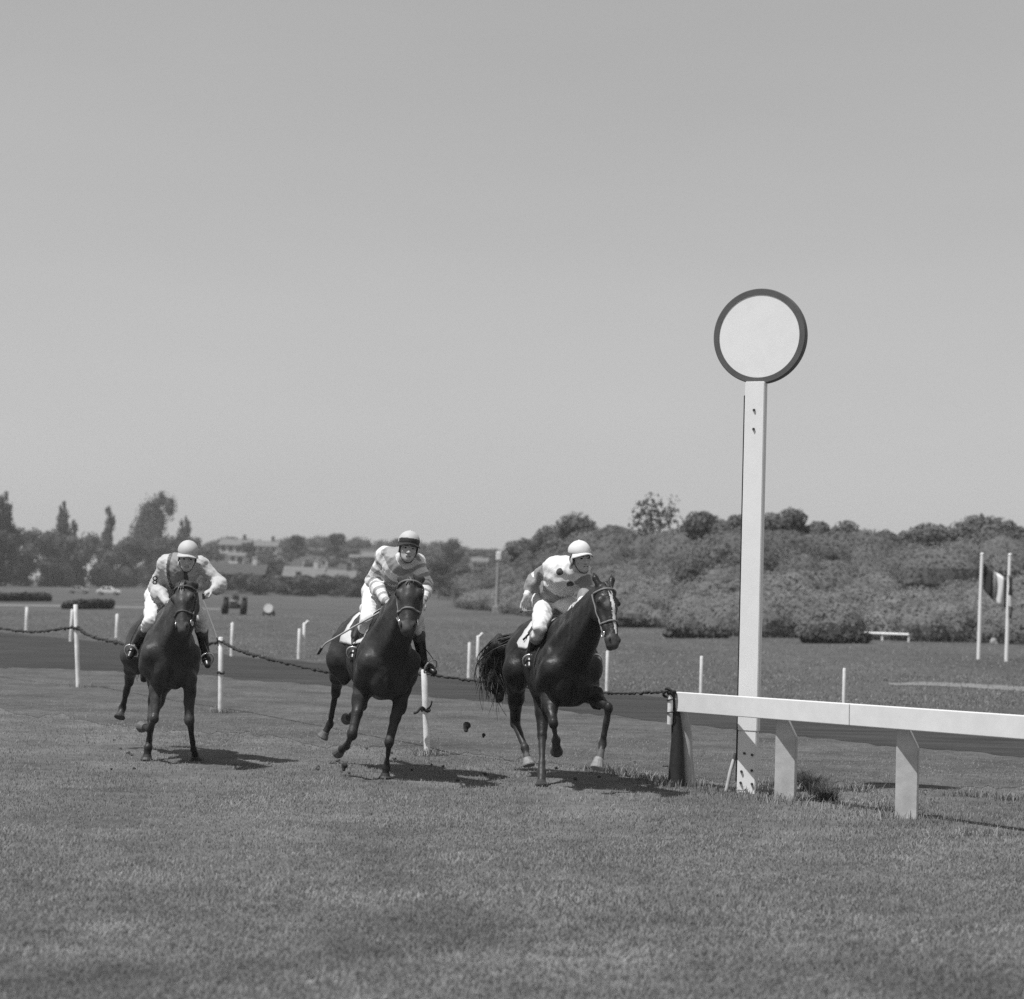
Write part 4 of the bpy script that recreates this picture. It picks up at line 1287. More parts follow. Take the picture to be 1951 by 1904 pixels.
    for key, (jt, planted) in c['legs'].items():
        s = -1 if key[0] == 'R' else 1
        j = [np.asarray(q) for q in jt]
        if key[1] == 'F':
            el, kn, fe, ho = j
            G += [cone(L(.44, .185 * s, 1.0), el, .105, .078, .05), cone(el, el * .45 + kn * .55, .078, .050, .04), cone(el * .45 + kn * .55, kn, .050, .042, .03)]
            G += [ell(kn + np.array([0, -.012, .0]), (.047, .048, .060), None, .015), cone(kn, kn * .25 + fe * .75, .034, .023, .02)]
            tb = -fwd * .027
            G += [cone(kn + tb, fe + tb * .8, .020, .015, .012), ell(el * .8 + kn * .2 + fwd * .03, (.058, .055, .11), None, .02), ell(el * .72 + kn * .28 + left * s * .035, (.045, .05, .11), None, .02)]
            fr = .028
        else:
            st, kn, fe, ho = j                 # stifle, hock
            G += [cone(L(-.66, .15 * s, 1.22), st, .19, .13, .08), cone(st, st * .45 + kn * .55, .128, .075, .06), cone(st * .45 + kn * .55, kn, .075, .048, .03)]
            bk = kn - fwd * .035 + np.array([0, 0, .03])
            G += [cone(bk, kn - np.array([0, 0, .03]), .034, .046, .02), cone(kn, kn * .25 + fe * .75, .038, .026, .02), cone(kn - fwd * .035, fe - fwd * .024, .022, .016, .012)]
            G += [cone(st * .5 + kn * .5 - fwd * .06, bk, .03, .022, .03)]
            fr = .030
        G += [cone(kn * .25 + fe * .75, fe, fr - .002, .036, .02), ell(fe, (.039, .042, .042), None, .015)]
        cor = fe + (ho - fe) * .62
        G += [cone(fe, cor, .031, .037, .02)]
        hoofs.append((cor, ho, planted))
    root = empty('racehorse', base)
    tag(root, c['label'], 'horse', 'racehorses galloping on the turf')
    allp = T + N + H + G
    co = c['coat']
    def mfun(Pc, lab):
        mi = np.zeros(len(Pc), int)
        q = (Pc - P) @ HR
        if c.get('blaze'):
            a = q[:, 0] / (Lh / .56)
            wid = np.interp(a, [.06, .10, .16, .3, .42, .56], [0, .022, .016, .017, .016, .006])
            cen = np.interp(a, [.1, .56], [0.002, .012])
            mi[(np.abs(q[:, 1] - cen) < wid) & (q[:, 2] > .02) & (a > .07) & (a < .56)] = 1
        a = q[:, 0] / (Lh / .56)
        mi[(a > .53) & (a < .75) & (np.abs(q[:, 1]) < .1) & (np.abs(q[:, 2]) < .12)] = 2
        for key, (jt, _) in c['legs'].items():      # darker lower legs
            kn, fe, ho = [np.asarray(x) for x in jt[1:]]
            for A_, B_ in ((kn * .75 + fe * .25, fe), (fe, ho)):
                ab = B_ - A_
                t = np.clip(((Pc - A_) @ ab) / (ab @ ab), 0, 1)
                d = np.linalg.norm(Pc - A_ - t[:, None] * ab, axis=1)
                mi[(d < .075) & (mi == 0)] = 4 if key in c.get('socks', ()) and A_ is not None and np.allclose(B_, ho) else 3
        return mi
    disp = lambda Q: 0.0085 * fnoise(Q * np.array([1, 1, .42]), c['seed'], 14, 2) + 0.0018 * fnoise(Q, c['seed'] + 1, 40, 1)
    net_obj('body', allp, 0.0115, [M_COAT[co], M_BLAZE, M_MUZZLE, M_LEG[co], M_SOCK], root, base, disp=disp, mfun=mfun, relax=1)
    for i, (cor, ho, pl) in enumerate(hoofs):
        me = hoof_mesh(cor, ho, fwd, pl, base)
        link_mesh('hoof', me, root, M_HOOF[c['hoof'][i]], smooth=False)
    for s in (-1, 1):
        V, Q, lab = net([ell(h(.19, .1 * s, .045), np.array((.020, .010, .019)) * hs, HR, .01)], .004)
        link_mesh('eye', mesh_np('eye', V - base, Q), root, M_EYE, smooth=True)
        V, Q, lab = net([ell(h(.575, .047 * s, .047), np.array((.021, .010, .010)) * hs, HR, .01)], .004)
        link_mesh('nostril', mesh_np('nostril', V - base, Q), root, M_NOSTRIL, smooth=True)
    r_ = np.random.default_rng(c['seed'])
    # mane along the crest, and forelock
    cr0, cr1 = L(.34, 0, 1.575), h(-.02, 0, -.115)
    pth = []
    for k in range(46):
        t = r_.uniform(0, 1)
        p0 = cr0 + (cr1 - cr0) * t + np.array([0, 0, .035 + .02 * math.sin(math.pi * t)])
        sd = c.get('mane_side', 1)
        d = left * sd * r_.uniform(.5, 1.0) + up0 * r_.uniform(.0, .35) - fwd * r_.uniform(.1, .5)
        pth.append(bezier([p0, p0 + d * .07 + up0 * .02, p0 + d * .12 - up0 * .09], 6))
    tubes('mane', make_strands(pth, .011, .002), M_HAIR, root, 4, base)
    pth = []
    for k in range(16):
        p0 = h(-.01, r_.uniform(-.03, .03), .075)
        pth.append(bezier([p0, p0 + w * .025 + u * .03, h(r_.uniform(.08, .13), r_.uniform(-.035, .035), .102)], 5))
    tubes('forelock', make_strands(pth, .008, .002), M_HAIR, root, 4, base)
    # tail
    tl = [np.asarray(q) for q in c['tail']]
    dock = L(-1.0, 0, 1.40)
    pth = []
    spread = c.get('tail_spread', .12)
    for k in range(c.get('tail_n', 110)):
        j = r_.normal(size=3) * spread * .5
        fr = r_.uniform(.55, 1.0)
        pts = [dock + r_.normal(size=3) * .02] + [q + j * (i + 1) / len(tl) * np.array([1, 1, 1.0]) + r_.normal(size=3) * .02 for i, q in enumerate(tl)]
        cv = smooth_path(pts, 6)
        cv = cv[:max(5, int(len(cv) * fr))]
        cv = cv + .018 * np.stack([np.sin(np.linspace(0, 9, len(cv)) + k), np.cos(np.linspace(0, 7, len(cv)) + k), np.sin(np.linspace(0, 8, len(cv)) + 2 * k)], 1) * np.linspace(0, 1, len(cv))[:, None]
        pth.append(cv)
    tails = [dock] + tl
    tw_ = np.interp(np.linspace(0, 1, len(tails)), [0, .35, .75, 1], [.035, spread * .55, spread * .5, spread * .18])
    tp = [cone(a_, b_, ra_, rb_, .05) for a_, b_, ra_, rb_ in zip(tails[:-1], tails[1:], tw_[:-1], tw_[1:])]
    to = net_obj('tail', tp, .012, [M_HAIR2], root, base, disp=lambda Q: .022 * fnoise(Q * np.array([1, 1, .35]), c['seed'], 40, 2))
    tubes('tail_strands', make_strands(pth, .0055, .0015), M_HAIR, to, 4, base)
    # bridle
    HN = H + N
    br = empty('bridle', (0, 0, 0)); br.parent = root
    st = []
    noseb = ring_band(HN, h(.40, 0, -.01), v, w * .92 + u * -.38 * 0, 40, .004)
    brow = ring_band(HN, h(.075, 0, .0), v, w, 24, .005, -.15, math.pi + .15)
    crown = ring_band(HN, h(.02, 0, -.02), v, -w, 22, .004, -.1, math.pi + .1)
    tubes('noseband', [(noseb, .0095)], M_STRAP[c['strap']], br, 6, base)
    tubes('browband', [(brow, .010)], M_STRAP[c['strap']], br, 6, base)
    for s in (-1, 1):
        pts = []
        for a in np.linspace(.07, .47, 12):
            cc = h(a, 0, -.035 + .02 * (a > .35))
            pts.append(march(HN, cc[None], (v * s)[None], .3, .005)[0])
        tubes('cheekpiece', [(np.array(pts), .0085)], M_STRAP[c['strap']], br, 6, base)
        bit = march(HN, h(.49, 0, -.02)[None], (v * s)[None], .3, .008)[0]
        th = np.linspace(0, 2 * math.pi, 17)
        tubes('bit_ring', [(bit + .028 * (np.cos(th)[:, None] * u + np.sin(th)[:, None] * w), .006)], M_STEEL, br, 6, base)
        c.setdefault('bits', {})[s] = bit
    # saddle, number cloth, girth
    body = T + N[:1]
    A, B = L(.12, 0, 1.2), L(-.32, 0, 1.2)
    us = np.linspace(0, 1, 10)
    if c.get('cloth'):
        o, Gd = conform_patch('number_cloth', body, L(c.get('cloth_front', .10), 0, 1.2), L(-.50, 0, 1.2), left, up, np.linspace(0, 1, 12), np.linspace(-1.28, 1.28, 29),
                              M_CLOTH, root, base, .012, .006, c['cloth'])
        if c.get('digit'):
            g = Gd[8, 5]; nrm = unit(g - L(-.3, 0, 1.2)); sx = unit(fwd2 - nrm * (fwd2 @ nrm)); sy = np.cross(nrm, sx)
            if sy[2] < 0: sy = -sy
            pp = [g + nrm * .012 + sx * a * .05 + sy * b * .05 for a, b in c['digit']]
            tubes('printed_number', [(smooth_path(pp, 5), .011)], M_BLACK, o, 5, base, flat=.4)
    o, _ = conform_patch('saddle', body, A, B, left, up, us, np.linspace(-.95, .95, 21), M_SADDLE, root, base, .028, .024, lambda q: .75 + .35 * math.sin(math.pi * min(1, q * 1.3)))
    gp = ring_band(body, L(.16, 0, 1.15), left, up, 48, .006)
    tubes('girth', [(gp, .02)], M_GIRTH, root, 6, base, flat=.25)
    c.update(root=root, base=base, L=L, h=h, fwd=fwd, left=left, up=up, prims=body)
    return c

def Z1(x, y, d): return at(179.3 + x * .2511, 1001.0 + y * .2511, d)
def Z2(x, y, d): return at(582.6 + x * .2668, 993.4 + y * .2668, d)
def Z3(x, y, d): return at(896.4 + x * .2668, 1008.4 + y * .2668, d)

def planted(z, x, y):
    """hoof on the turf at the zoom pixel"""
    p = z(x, y, 20.0)
    d = p - np.array([0, 0, CAM_H])
    return np.array([0, 0, CAM_H]) + d * ((0.005 - CAM_H) / d[2])

M_COAT = [mat('coat_bay', .038, .50, .35, 6, .25, 180, rvar=.16, bump2=.6, bscale2=20, bdist2=.010, spec=.22, var2=.25, scale2=2.2, bdist=.004), mat('coat_dark_bay', .028, .50, .35, 6, .25, 180, rvar=.16, bump2=.6, bscale2=20, bdist2=.010, spec=.22, var2=.25, scale2=2.2, bdist=.004),
          mat('coat_black_brown', .015, .46, .4, 6, .25, 180, rvar=.16, bump2=.6, bscale2=20, bdist2=.010, spec=.26, var2=.3, scale2=2.2, bdist=.004)]
M_LEG = [mat('leg_bay', .022, .5, .3, 12, .2, 120, bdist=.004), mat('leg_dark_bay', .020, .5, .3, 12, .2, 120, bdist=.004), mat('leg_brown', .030, .5, .3, 12, .2, 120, bdist=.004)]
M_BLAZE = mat('white_blaze', .48, .7, .12, 30)
M_MUZZLE = mat('muzzle_skin', .05, .6, .3, 30, .2, 90, bdist=.004)
M_SOCK = mat('pale_pastern', .08, .7, .25, 30)
M_HOOF = {'dark': mat('hoof_dark', .035, .5, .3, 25), 'pale': mat('hoof_pale', .20, .6, .3, 25), 'mid': mat('hoof_mid', .10, .6, .3, 25)}
M_EYE = mat('horse_eye', .008, .08, spec=.7)
M_NOSTRIL = mat('nostril_dark', .006, .7)
M_HAIR = mat('horse_hair', .014, .45, .4, 40, spec=.5, island=.45)
M_HAIR2 = mat('horse_hair_mass', .013, .5, .4, 30, .9, 60, spec=.4, stretch=(1, 1, .15), bdist=.02)
M_STRAP = {'pale': mat('bridle_pale_leather', .16, .6, .2, 30), 'dark': mat('bridle_brown_leather', .075, .5, .2, 30)}
M_STEEL = mat('bit_steel', .75, .25, metal=.9)
M_CLOTH = mat('number_cloth_white', .55, .85, .06, 20, .25, 40, bdist=.01)
M_BLACK = mat('black_print', .015, .7)
M_SADDLE = mat('saddle_leather', .028, .4, .3, 18, spec=.5)
M_GIRTH = mat('girth_webbing', .03, .8)

HORSES = []
def org(zf, zx, zy, d, yaw):
    p = zf(zx, zy, d)                            # chest front -> trunk origin
    return p[0] - .68 * math.sin(R(yaw)), p[1] + .68 * math.cos(R(yaw))

H1 = dict(yaw=15, O=org(Z1, 588, 1000, 20.82, 15), dz=-.02, lean=0, seed=11, coat=0, hoof=['mid', 'mid', 'dark', 'dark'], strap='dark',
          poll=Z1(690, 465, 20.42), muzzle=Z1(676, 778, 20.16), face_yaw=-8, ears=(75, 75), hs=1.12,
          label='plain-faced bay racehorse galloping at the far left of the three')
H1['legs'] = {'RF': ([Z1(482, 1165, 21.0), Z1(457, 1470, 20.84), Z1(424, 1545, 21.1), Z1(362, 1528, 21.25)], False),
              'LF': ([Z1(722, 1165, 20.95), Z1(722, 1480, 20.9), Z1(755, 1700, 21.2), planted(Z1, 778, 1782)], True),
              'RH': ([Z1(300, 985, 21.95), Z1(266, 1175, 22.45), Z1(214, 1385, 22.7), Z1(192, 1462, 22.62)], False),
              'LH': ([Z1(505, 1175, 21.7), Z1(440, 1460, 21.42), Z1(410, 1685, 21.2), planted(Z1, 397, 1785)], True)}
H1['tail'] = [Z1(400, 900, 22.75), Z1(385, 1060, 22.85), Z1(378, 1180, 22.9)]
H1['tail_n'] = 60
H2 = dict(yaw=15, O=org(Z2, 606, 1000, 19.64, 15), dz=0.0, lean=3, seed=23, coat=1, hoof=['mid', 'dark', 'mid', 'mid'], strap='pale',
          poll=Z2(748, 430, 19.22), muzzle=Z2(730, 752, 18.96), face_yaw=-2, ears=(60, 60), hs=1.24,
          label='dark bay racehorse in the middle, ridden by the jockey in hooped silks')
H2['legs'] = {'RF': ([Z2(402, 1185, 19.92), Z2(335, 1520, 19.72), Z2(292, 1605, 19.98), Z2(228, 1650, 20.12)], False),
              'LF': ([Z2(692, 1195, 19.88), Z2(598, 1575, 19.78), Z2(576, 1755, 19.93), planted(Z2, 564, 1838)], True),
              'RH': ([Z2(250, 985, 20.8), Z2(214, 1215, 21.25), Z2(170, 1450, 21.45), Z2(118, 1545, 21.45)], False),
              'LH': ([Z2(470, 1090, 20.7), Z2(400, 1300, 21.0), Z2(335, 1390, 21.25), Z2(290, 1412, 21.36)], False)}
H2['tail'] = [Z2(300, 780, 21.55), Z2(300, 900, 21.7), Z2(310, 1000, 21.75)]
H2['tail_n'] = 50
H2['cloth'] = lambda u: .8 + .2 * min(1, u * 2.2)
H2['cloth_front'] = .34
H3 = dict(yaw=13, O=org(Z3, 735, 1000, 19.28, 13), dz=0.0, lean=1, seed=37, coat=2, hoof=['dark', 'pale', 'pale', 'dark'], strap='pale',
          poll=Z3(952, 415, 18.86), muzzle=Z3(1010, 795, 18.60), face_yaw=24, ears=(5, 5), blaze=True, socks=('RH', 'LF'), hs=1.06,
          label='almost black racehorse leading at the right, white blaze down its face and bushy flying tail')
H3['legs'] = {'RF': ([Z3(560, 1180, 19.5), Z3(594, 1388, 19.2), Z3(610, 1505, 19.46), Z3(614, 1592, 19.58)], False),
              'LF': ([Z3(862, 1185, 19.45), Z3(985, 1275, 19.06), Z3(944, 1535, 19.16), Z3(900, 1712, 19.02)], False),
              'RH': ([Z3(330, 1010, 20.4), Z3(318, 1368, 20.95), Z3(388, 1562, 20.72), Z3(418, 1690, 20.62)], False),
              'LH': ([Z3(535, 1130, 20.2), Z3(512, 1465, 19.97), Z3(508, 1735, 19.76), planted(Z3, 506, 1834)], True)}
H3['tail'] = [Z3(215, 830, 21.05), Z3(165, 950, 21.15), Z3(180, 1080, 21.15), Z3(210, 1210, 21.1)]
H3['tail_spread'] = .20
H3['tail_n'] = 420
H3['cloth'] = lambda u: .55 + .45 * min(1, u * 2.0)
H3['digit'] = [(-.5, .7), (.1, 1), (.6, .6), (.2, .1), (.6, -.4), (0, -.9), (-.5, -.6)]
for hc in (H1, H2, H3):
    HORSES.append(make_horse(hc))
# ------------------------------------------------------------------ jockeys
def hand_prims(wr, d, palm_n, thumb_side, curl, s=1.0):
    """palm + five fingers; d = direction wrist->knuckles, palm_n = out of the palm, curl in degrees per joint"""
    d = unit(d); palm_n = unit(palm_n - d * (np.asarray(palm_n) @ d)); side = np.cross(d, palm_n) * thumb_side
    k = .012
    out = [cone(wr, wr + d * .03 * s, .027, .028, .02)]
    for q in (-1, 0, 1):
        out.append(cone(wr + d * .025 * s + side * q * .016, wr + d * .082 * s + side * q * .024, .016, .0145, k))
    for i, (o, ln) in enumerate(((.033, .074), (.011, .084), (-.011, .079), (-.032, .062))):
        p = wr + d * .084 * s + side * o
        a = R(curl * .5)
        for seg in (.42, .32, .26):
            dr = d * math.cos(a) + palm_n * math.sin(a)
            q = p + dr * ln * seg * s
            out.append(cone(p, q, .0095, .0088, .006))
            p = q; a += R(curl)
    p = wr + d * .03 * s + side * .028
    for seg, (a, b) in enumerate(((.9, .35), (.55, .75))):
        q = p + unit(side * (.8 - seg * .5) + d * .75 + palm_n * .45) * (.04 if seg == 0 else .032)
        out.append(cone(p, q, .0125 - .0015 * seg, .0105 - .001 * seg, .008)); p = q
    return out

def make_jockey(c, hc):
    J = {k: np.asarray(v) for k, v in c['J'].items()}
    base = J['pelvis'].copy()
    root = empty('person', base)
    tag(root, c['label'], 'person', 'jockeys riding the racehorses')
    # head frame
    hy, hp = R(c['head_yaw']), R(c['head_pitch'])
    f = np.array([math.sin(hy) * math.cos(hp), -math.cos(hy) * math.cos(hp), -math.sin(hp)])
    rt = unit(np.cross(np.array([0, 0, 1.0]), f)); rt = rt if rt[0] > 0 else -rt
    tl = R(c.get('head_tilt', 0))
    uph = unit(np.cross(f, rt)); uph = uph if uph[2] > 0 else -uph
    rt, uph = rt * math.cos(tl) + uph * math.sin(tl), uph * math.cos(tl) - rt * math.sin(tl)
    HR = np.stack([rt, f, uph], 1)
    hd = J['head']
    HS = 1.13
    hp_ = lambda x, y, z: hd + (rt * x + f * y + uph * z) * HS
    E = lambda x, y, z, r, k=.02, lab=1: ell(hp_(x, y, z), np.array(r) * HS, HR, k, lab)
    head = [E(0, -.015, .035, (.075, .092, .085), .03), E(0, .02, -.03, (.062, .070, .085), .03), E(0, .06, -.092, (.030, .028, .024)), E(0, .045, -.075, (.046, .04, .03)),
            cone(hp_(0, .085, .008), hp_(0, .108, -.034), .010, .0145, .012, 1), E(-.013, .098, -.036, (.010, .010, .008), .008), E(.013, .098, -.036, (.010, .010, .008), .008),
            cone(hp_(-.035, .074, .022), hp_(.035, .074, .022), .012, .012, .015, 1), E(-.042, .062, -.022, (.018, .014, .016)), E(.042, .062, -.022, (.018, .014, .016)),
            E(0, .086, -.058, (.022, .010, .007), .008), E(0, .084, -.070, (.020, .010, .007), .008),
            E(-.076, -.01, -.015, (.010, .020, .032), .008), E(.076, -.01, -.015, (.010, .020, .032), .008)]
    neckb = J['neck']
    nk = [cone(hp_(0, -.02, -.07), neckb, .052, .062, .03, 1)]
    ch, pv = J['chest'], J['pelvis']
    mid = (ch + pv) / 2 + np.array(c.get('back', (0, .05, .04)))
    sr, sl = J['RS'], J['LS']
    torso = [cone(neckb, ch, .07, .13, .06, 0), cone(sr, sl, .075, .075, .07, 0), cone(ch, mid, .145, .13, .08, 0), cone(mid, pv, .13, .135, .06, 0),
             cone(ch + (sr - ch) * .35, pv + (J['RH'] - pv) * .6, .11, .10, .05, 0), cone(ch + (sl - ch) * .35, pv + (J['LH'] - pv) * .6, .11, .10, .05, 0)]
    def arm(s, grow=0.0, lab=2):
        a, b, w = J[s + 'S'], J[s + 'E'], J[s + 'W']
        return [cone(a, b, .058 + grow, .044 + grow, .03, lab), cone(b, b * .5 + w * .5, .045 + grow, .040 + grow * 1.2, .025, lab + 1), cone(b * .5 + w * .5, w, .040 + grow * 1.2, .027 + grow * .6, .02, lab + 1)]
    def leg(s, grow=0.0):
        a, b, k_ = J[s + 'H'], J[s + 'K'], J[s + 'A']
        return [cone(a, a * .4 + b * .6, .098 + grow, .075 + grow, .05, 4), cone(a * .4 + b * .6, b, .075 + grow, .056 + grow, .03, 4)]
    def shin(s, grow=0.0):
        b, k_, t = J[s + 'K'], J[s + 'A'], J[s + 'T']
        m_ = b * .62 + k_ * .38
        bk = unit(np.cross(np.cross(k_ - b, t - k_), k_ - b)) * -.012
        heel = k_ - unit(t - k_) * .045 - np.array([0, 0, .03])
        return [cone(b, m_ + bk, .052 + grow, .056 + grow, .03, 5), cone(m_ + bk, k_, .056 + grow, .037 + grow, .03, 5), cone(heel, k_ * .4 + t * .6, .036 + grow, .036 + grow, .02, 5),
                cone(k_ * .4 + t * .6, t, .038 + grow, .026 + grow, .02, 5), cone(k_, heel, .036 + grow, .034 + grow, .02, 5)]
    hands = []
    for s in 'RL':
        hh = c['hands'][s]
        hands += [p[:6] + (1,) for p in hand_prims(J[s + 'W'], hh['d'], hh['n'], hh['t'], hh['curl'])]
    bodyp = torso + nk + head + arm('R') + arm('L') + leg('R') + leg('L') + shin('R') + shin('L') + hands
    net_obj('body', bodyp, .0062, [M_SKIN], root, base, relax=1)
    # clothes
    g = .016
    wr = lambda P: .010 * fnoise(P, c['seed'], 24, 2) + .005 * fnoise(P, c['seed'] + 3, 60, 1)
    silk = [p[:3] + (p[3] + g, p[4] + g) + p[5:] for p in torso if p[0] == 'c'] + arm('R', .017, 2) + arm('L', .017, 6)
    for s in 'RL':                                # billowing sleeves
        a, b, w_ = J[s + 'S'], J[s + 'E'], J[s + 'W']
        silk.append(ell(b * .62 + w_ * .38 + np.array([0, 0, -.008]), np.full(3, c.get('billow', .074)), None, .04, 3 if s == 'R' else 7))
    Jp = J
    def keep(P):                                  # cut the jersey at the waist, inside the breeches
        ax = unit(ch - pv)
        return -((P - (pv + ax * c.get('waist', .05))) @ ax)
    net_obj('jersey', silk, .0075, c['silk'], root, base, disp=wr, cut=keep, mfun=lambda P, l: c['silk_fun'](P, l, Jp), relax=1)
    br = [cone(J['RH'], J['LH'], .125, .125, .05), cone(mid * .4 + pv * .6, pv, .142, .14, .05)] + leg('R', .014) + leg('L', .014)
    for s in 'RL':
        br.append(cone(J[s + 'K'], J[s + 'K'] * .72 + J[s + 'A'] * .28, .066, .064, .02))
    net_obj('breeches', br, .0075, [M_BREECH], root, base, disp=wr, relax=1)
    for s in 'RL':
        bt = shin(s, .008)
        kk, aa = J[s + 'K'], J[s + 'A']
        ax = unit(kk - aa); top = aa + (kk - aa) * .74
        cutf = lambda P, ax=ax, top=top: (P - top) @ ax
        def bm_f(P, l, ax=ax, aa=aa, kk=kk):
            t = ((P - aa) @ ax) / np.linalg.norm(kk - aa)
            return np.where(t > .50, 1, 0)
        net_obj('boot', bt, .0075, [M_BOOT, c.get('boot_top', M_BOOT_TOP)], root, base, cut=cutf, mfun=bm_f)
    # collar / scarf
    th = np.linspace(0, 2 * math.pi, 28)
    cc = neckb * .55 + hp_(0, -.02, -.07) * .45
    nx = unit(hp_(0, -.02, -.07) - neckb); a1 = unit(np.cross(nx, f)); a2 = np.cross(nx, a1)
    tubes('collar', [(cc + .068 * (np.cos(th)[:, None] * a1 + np.sin(th)[:, None] * a2) + nx * (.012 * np.cos(th * 2))[:, None], .016)], M_COLLAR, root, 8, base)
    # face details
    for s in (-1, 1):
        V, Q, l = net([ell(hp_(.030 * s, .078, .004), (.0125, .008, .0085), HR, .01)], .003)
        link_mesh('eye', mesh_np('eye', V - base, Q), root, M_EYE_DARK, smooth=True)
        V, Q, l = net([cone(hp_(.014 * s, .090, .021), hp_(.046 * s, .079, .023), .0045, .0035, .01)], .003)
        link_mesh('eyebrow', mesh_np('eyebrow', V - base, Q), root, M_BROW, smooth=True)
    V, Q, l = net([cone(hp_(-.020, .092, -.064), hp_(.020, .092, -.064), .0035, .0035, .01)], .0025)
    link_mesh('mouth', mesh_np('mouth', V - base, Q), root, M_BROW, smooth=True)
    V, Q, l = net([ell(hp_(0, -.035, .0), np.array((.076, .080, .072)) * HS, HR, .02), cone(hp_(-.074, .02, .02), hp_(-.074, .022, -.03), .01, .006, .01), cone(hp_(.074, .02, .02), hp_(.074, .022, -.03), .01, .006, .01)], .006)
    link_mesh('hair', mesh_np('hair', V - base, Q), root, M_BROW, smooth=True)
    # cap with peak
    cap = [ell(hp_(0, -.014, .062), np.array((.092, .108, .092)) * HS, HR, .02)]
    cutc = lambda P: -((P - hp_(0, 0, .046)) @ (uph + f * .10))
    capo = net_obj('cap', cap, .006, [c['cap'], c['peak']], root, base, cut=cutc, mfun=lambda P, l: (((P - hp_(0, 0, .078 + .0)) @ (uph - f * .12) < 0) & ((P - hd) @ f > .015)).astype(int) if c['peak'] != c['cap'] else np.zeros(len(P), int), disp=lambda P: .002 * fnoise(P, c['seed'], 30, 1))
    n = 15
    V, Q = [], []
    for lay in (0, 1):
        for i in range(n):
            a = -1.25 + 2.5 * i / (n - 1)
            r0 = np.array([math.sin(a) * .088, -.014 + math.cos(a) * .102])
            ext = .042 * math.cos(a * .95) ** .6 if abs(a) < 1.5 else 0
            r1 = np.array([math.sin(a) * (.090 + ext * .5), -.014 + math.cos(a) * (.102 + ext)])
            drop = .012 + .022 * (math.sin(a) ** 2)
            for q, dzz in ((r0, .0), (r1, -drop)):
                V.append(hp_(q[0], q[1], (.052 + dzz - lay * .007 - .008 * abs(math.sin(a)))))
    for lay in (0, 1):
        o = lay * 2 * n
        for i in range(n - 1):
            q = (o + 2 * i, o + 2 * i + 2, o + 2 * i + 3, o + 2 * i + 1)
            Q.append(q if lay == 0 else q[::-1])
    for i in range(n - 1):
        Q.append((2 * i + 1, 2 * i + 3, 2 * n + 2 * i + 3, 2 * n + 2 * i + 1)); Q.append((2 * i, 2 * n + 2 * i, 2 * n + 2 * i + 2, 2 * i + 2))
    link_mesh('peak', mesh_np('peak', np.array(V) - base, np.array(Q)), root, c['peak'], smooth=False).parent = capo
    V, Q, l = net([ell(hp_(0, -.014, .154), (.010, .010, .006), HR, .01)], .003)
    link_mesh('button', mesh_np('button', V - base, Q), capo, c['cap'], smooth=True)
    tubes('chin_strap', [(smooth_path([hp_(-.080, .0, .03), hp_(-.070, .018, -.04), hp_(-.035, .05, -.108), hp_(0, .06, -.120), hp_(.035, .05, -.108), hp_(.070, .018, -.04), hp_(.080, .0, .03)], 4), .0045)], M_BOOT, capo, 5, base)
    # stirrups hang from the saddle, reins run from bit to hands: parts of the horse
    hb = hc['base']
    for s, sg in (('R', -1), ('L', 1)):
        A, T_ = J[s + 'A'], J[s + 'T']
        ft = unit(T_ - A); sole = A * .35 + T_ * .65
        side = unit(np.cross(ft, np.array([0, 0, 1.0])))
        upv = np.cross(side, ft); upv = upv if upv[2] > 0 else -upv
        th = np.linspace(-2.3 + math.pi / 2, 2.3 + math.pi / 2, 22)
        arc = sole + upv * .012 + .070 * np.cos(th)[:, None] * side + .088 * np.sin(th)[:, None] * upv
        arc = np.concatenate([arc, arc[:1]])
        st = tubes('stirrup', [(arc, .0085)], M_STIRRUP, hc['root'], 6, hb)
        bar = hc['L'](.06, sg * .2, 1.50)
        top = sole + upv * .10
        tubes('stirrup_leather', [(bezier([bar, bar * .5 + top * .5 + hc['left'] * sg * .05, top], 8), .014)], M_SADDLE, st, 5, hb, flat=.3)
        bit = hc['bits'][sg]
        hnd = J[s + 'W'] + unit(c['hands'][s]['d']) * .085
        if c['hands'][s].get('rein', True):
            tubes('rein', [(bezier([bit, bit * .5 + hnd * .5 + np.array([0, 0, -.05]), hnd], 12), .0085)], M_STRAP[hc['strap']], hc['root'], 5, hb, flat=.45)
    return root

def seg_t(P, a, b):
    ab = b - a
    return np.clip(((P - a) @ ab) / (ab @ ab), 0, 1)

M_SKIN = mat('skin', .38, .55, .12, 30, .15, 80, spec=.35, bdist=.003)
M_EYE_DARK = mat('eye_shadow', .02, .3)
M_BROW = mat('dark_hair', .03, .7, .2, 40)
M_BREECH = mat('white_breeches', .61, .8, .05, 20, .3, 60, bump2=.35, bscale2=12, bdist2=.015, bdist=.006)
M_BOOT = mat('black_boot_leather', .018, .35, .2, 20, spec=.5)
M_BOOT_TOP = mat('brown_boot_top', .085, .45, .2, 20)
M_BOOT_PALE = mat('tan_boot_top', .30, .5, .2, 20)
M_COLLAR = mat('white_stock_tie', .56, .8)
M_STIRRUP = mat('steel_stirrup', .72, .3, metal=.75)
M_SILK_LIGHT = mat('silk_pale_grey', .41, .55, .10, 16, .4, 45, bump2=.45, bscale2=11, bdist2=.02, sheen=.3, bdist=.006)
M_SILK_WHITE = mat('silk_white', .61, .6, .05, 16, .4, 45, bump2=.45, bscale2=11, bdist2=.02, sheen=.2, bdist=.006)
M_SILK_DARK = mat('silk_dark', .05, .5, .2, 16, .4, 45, bump2=.45, bscale2=11, bdist2=.02, sheen=.2, bdist=.006)
M_SILK_MID = mat('silk_mid_grey', .19, .55, .12, 16, .4, 45, bump2=.45, bscale2=11, bdist2=.02, sheen=.3, bdist=.006)
M_CAP_WHITE = mat('cap_white', .57, .6, .04, 20)
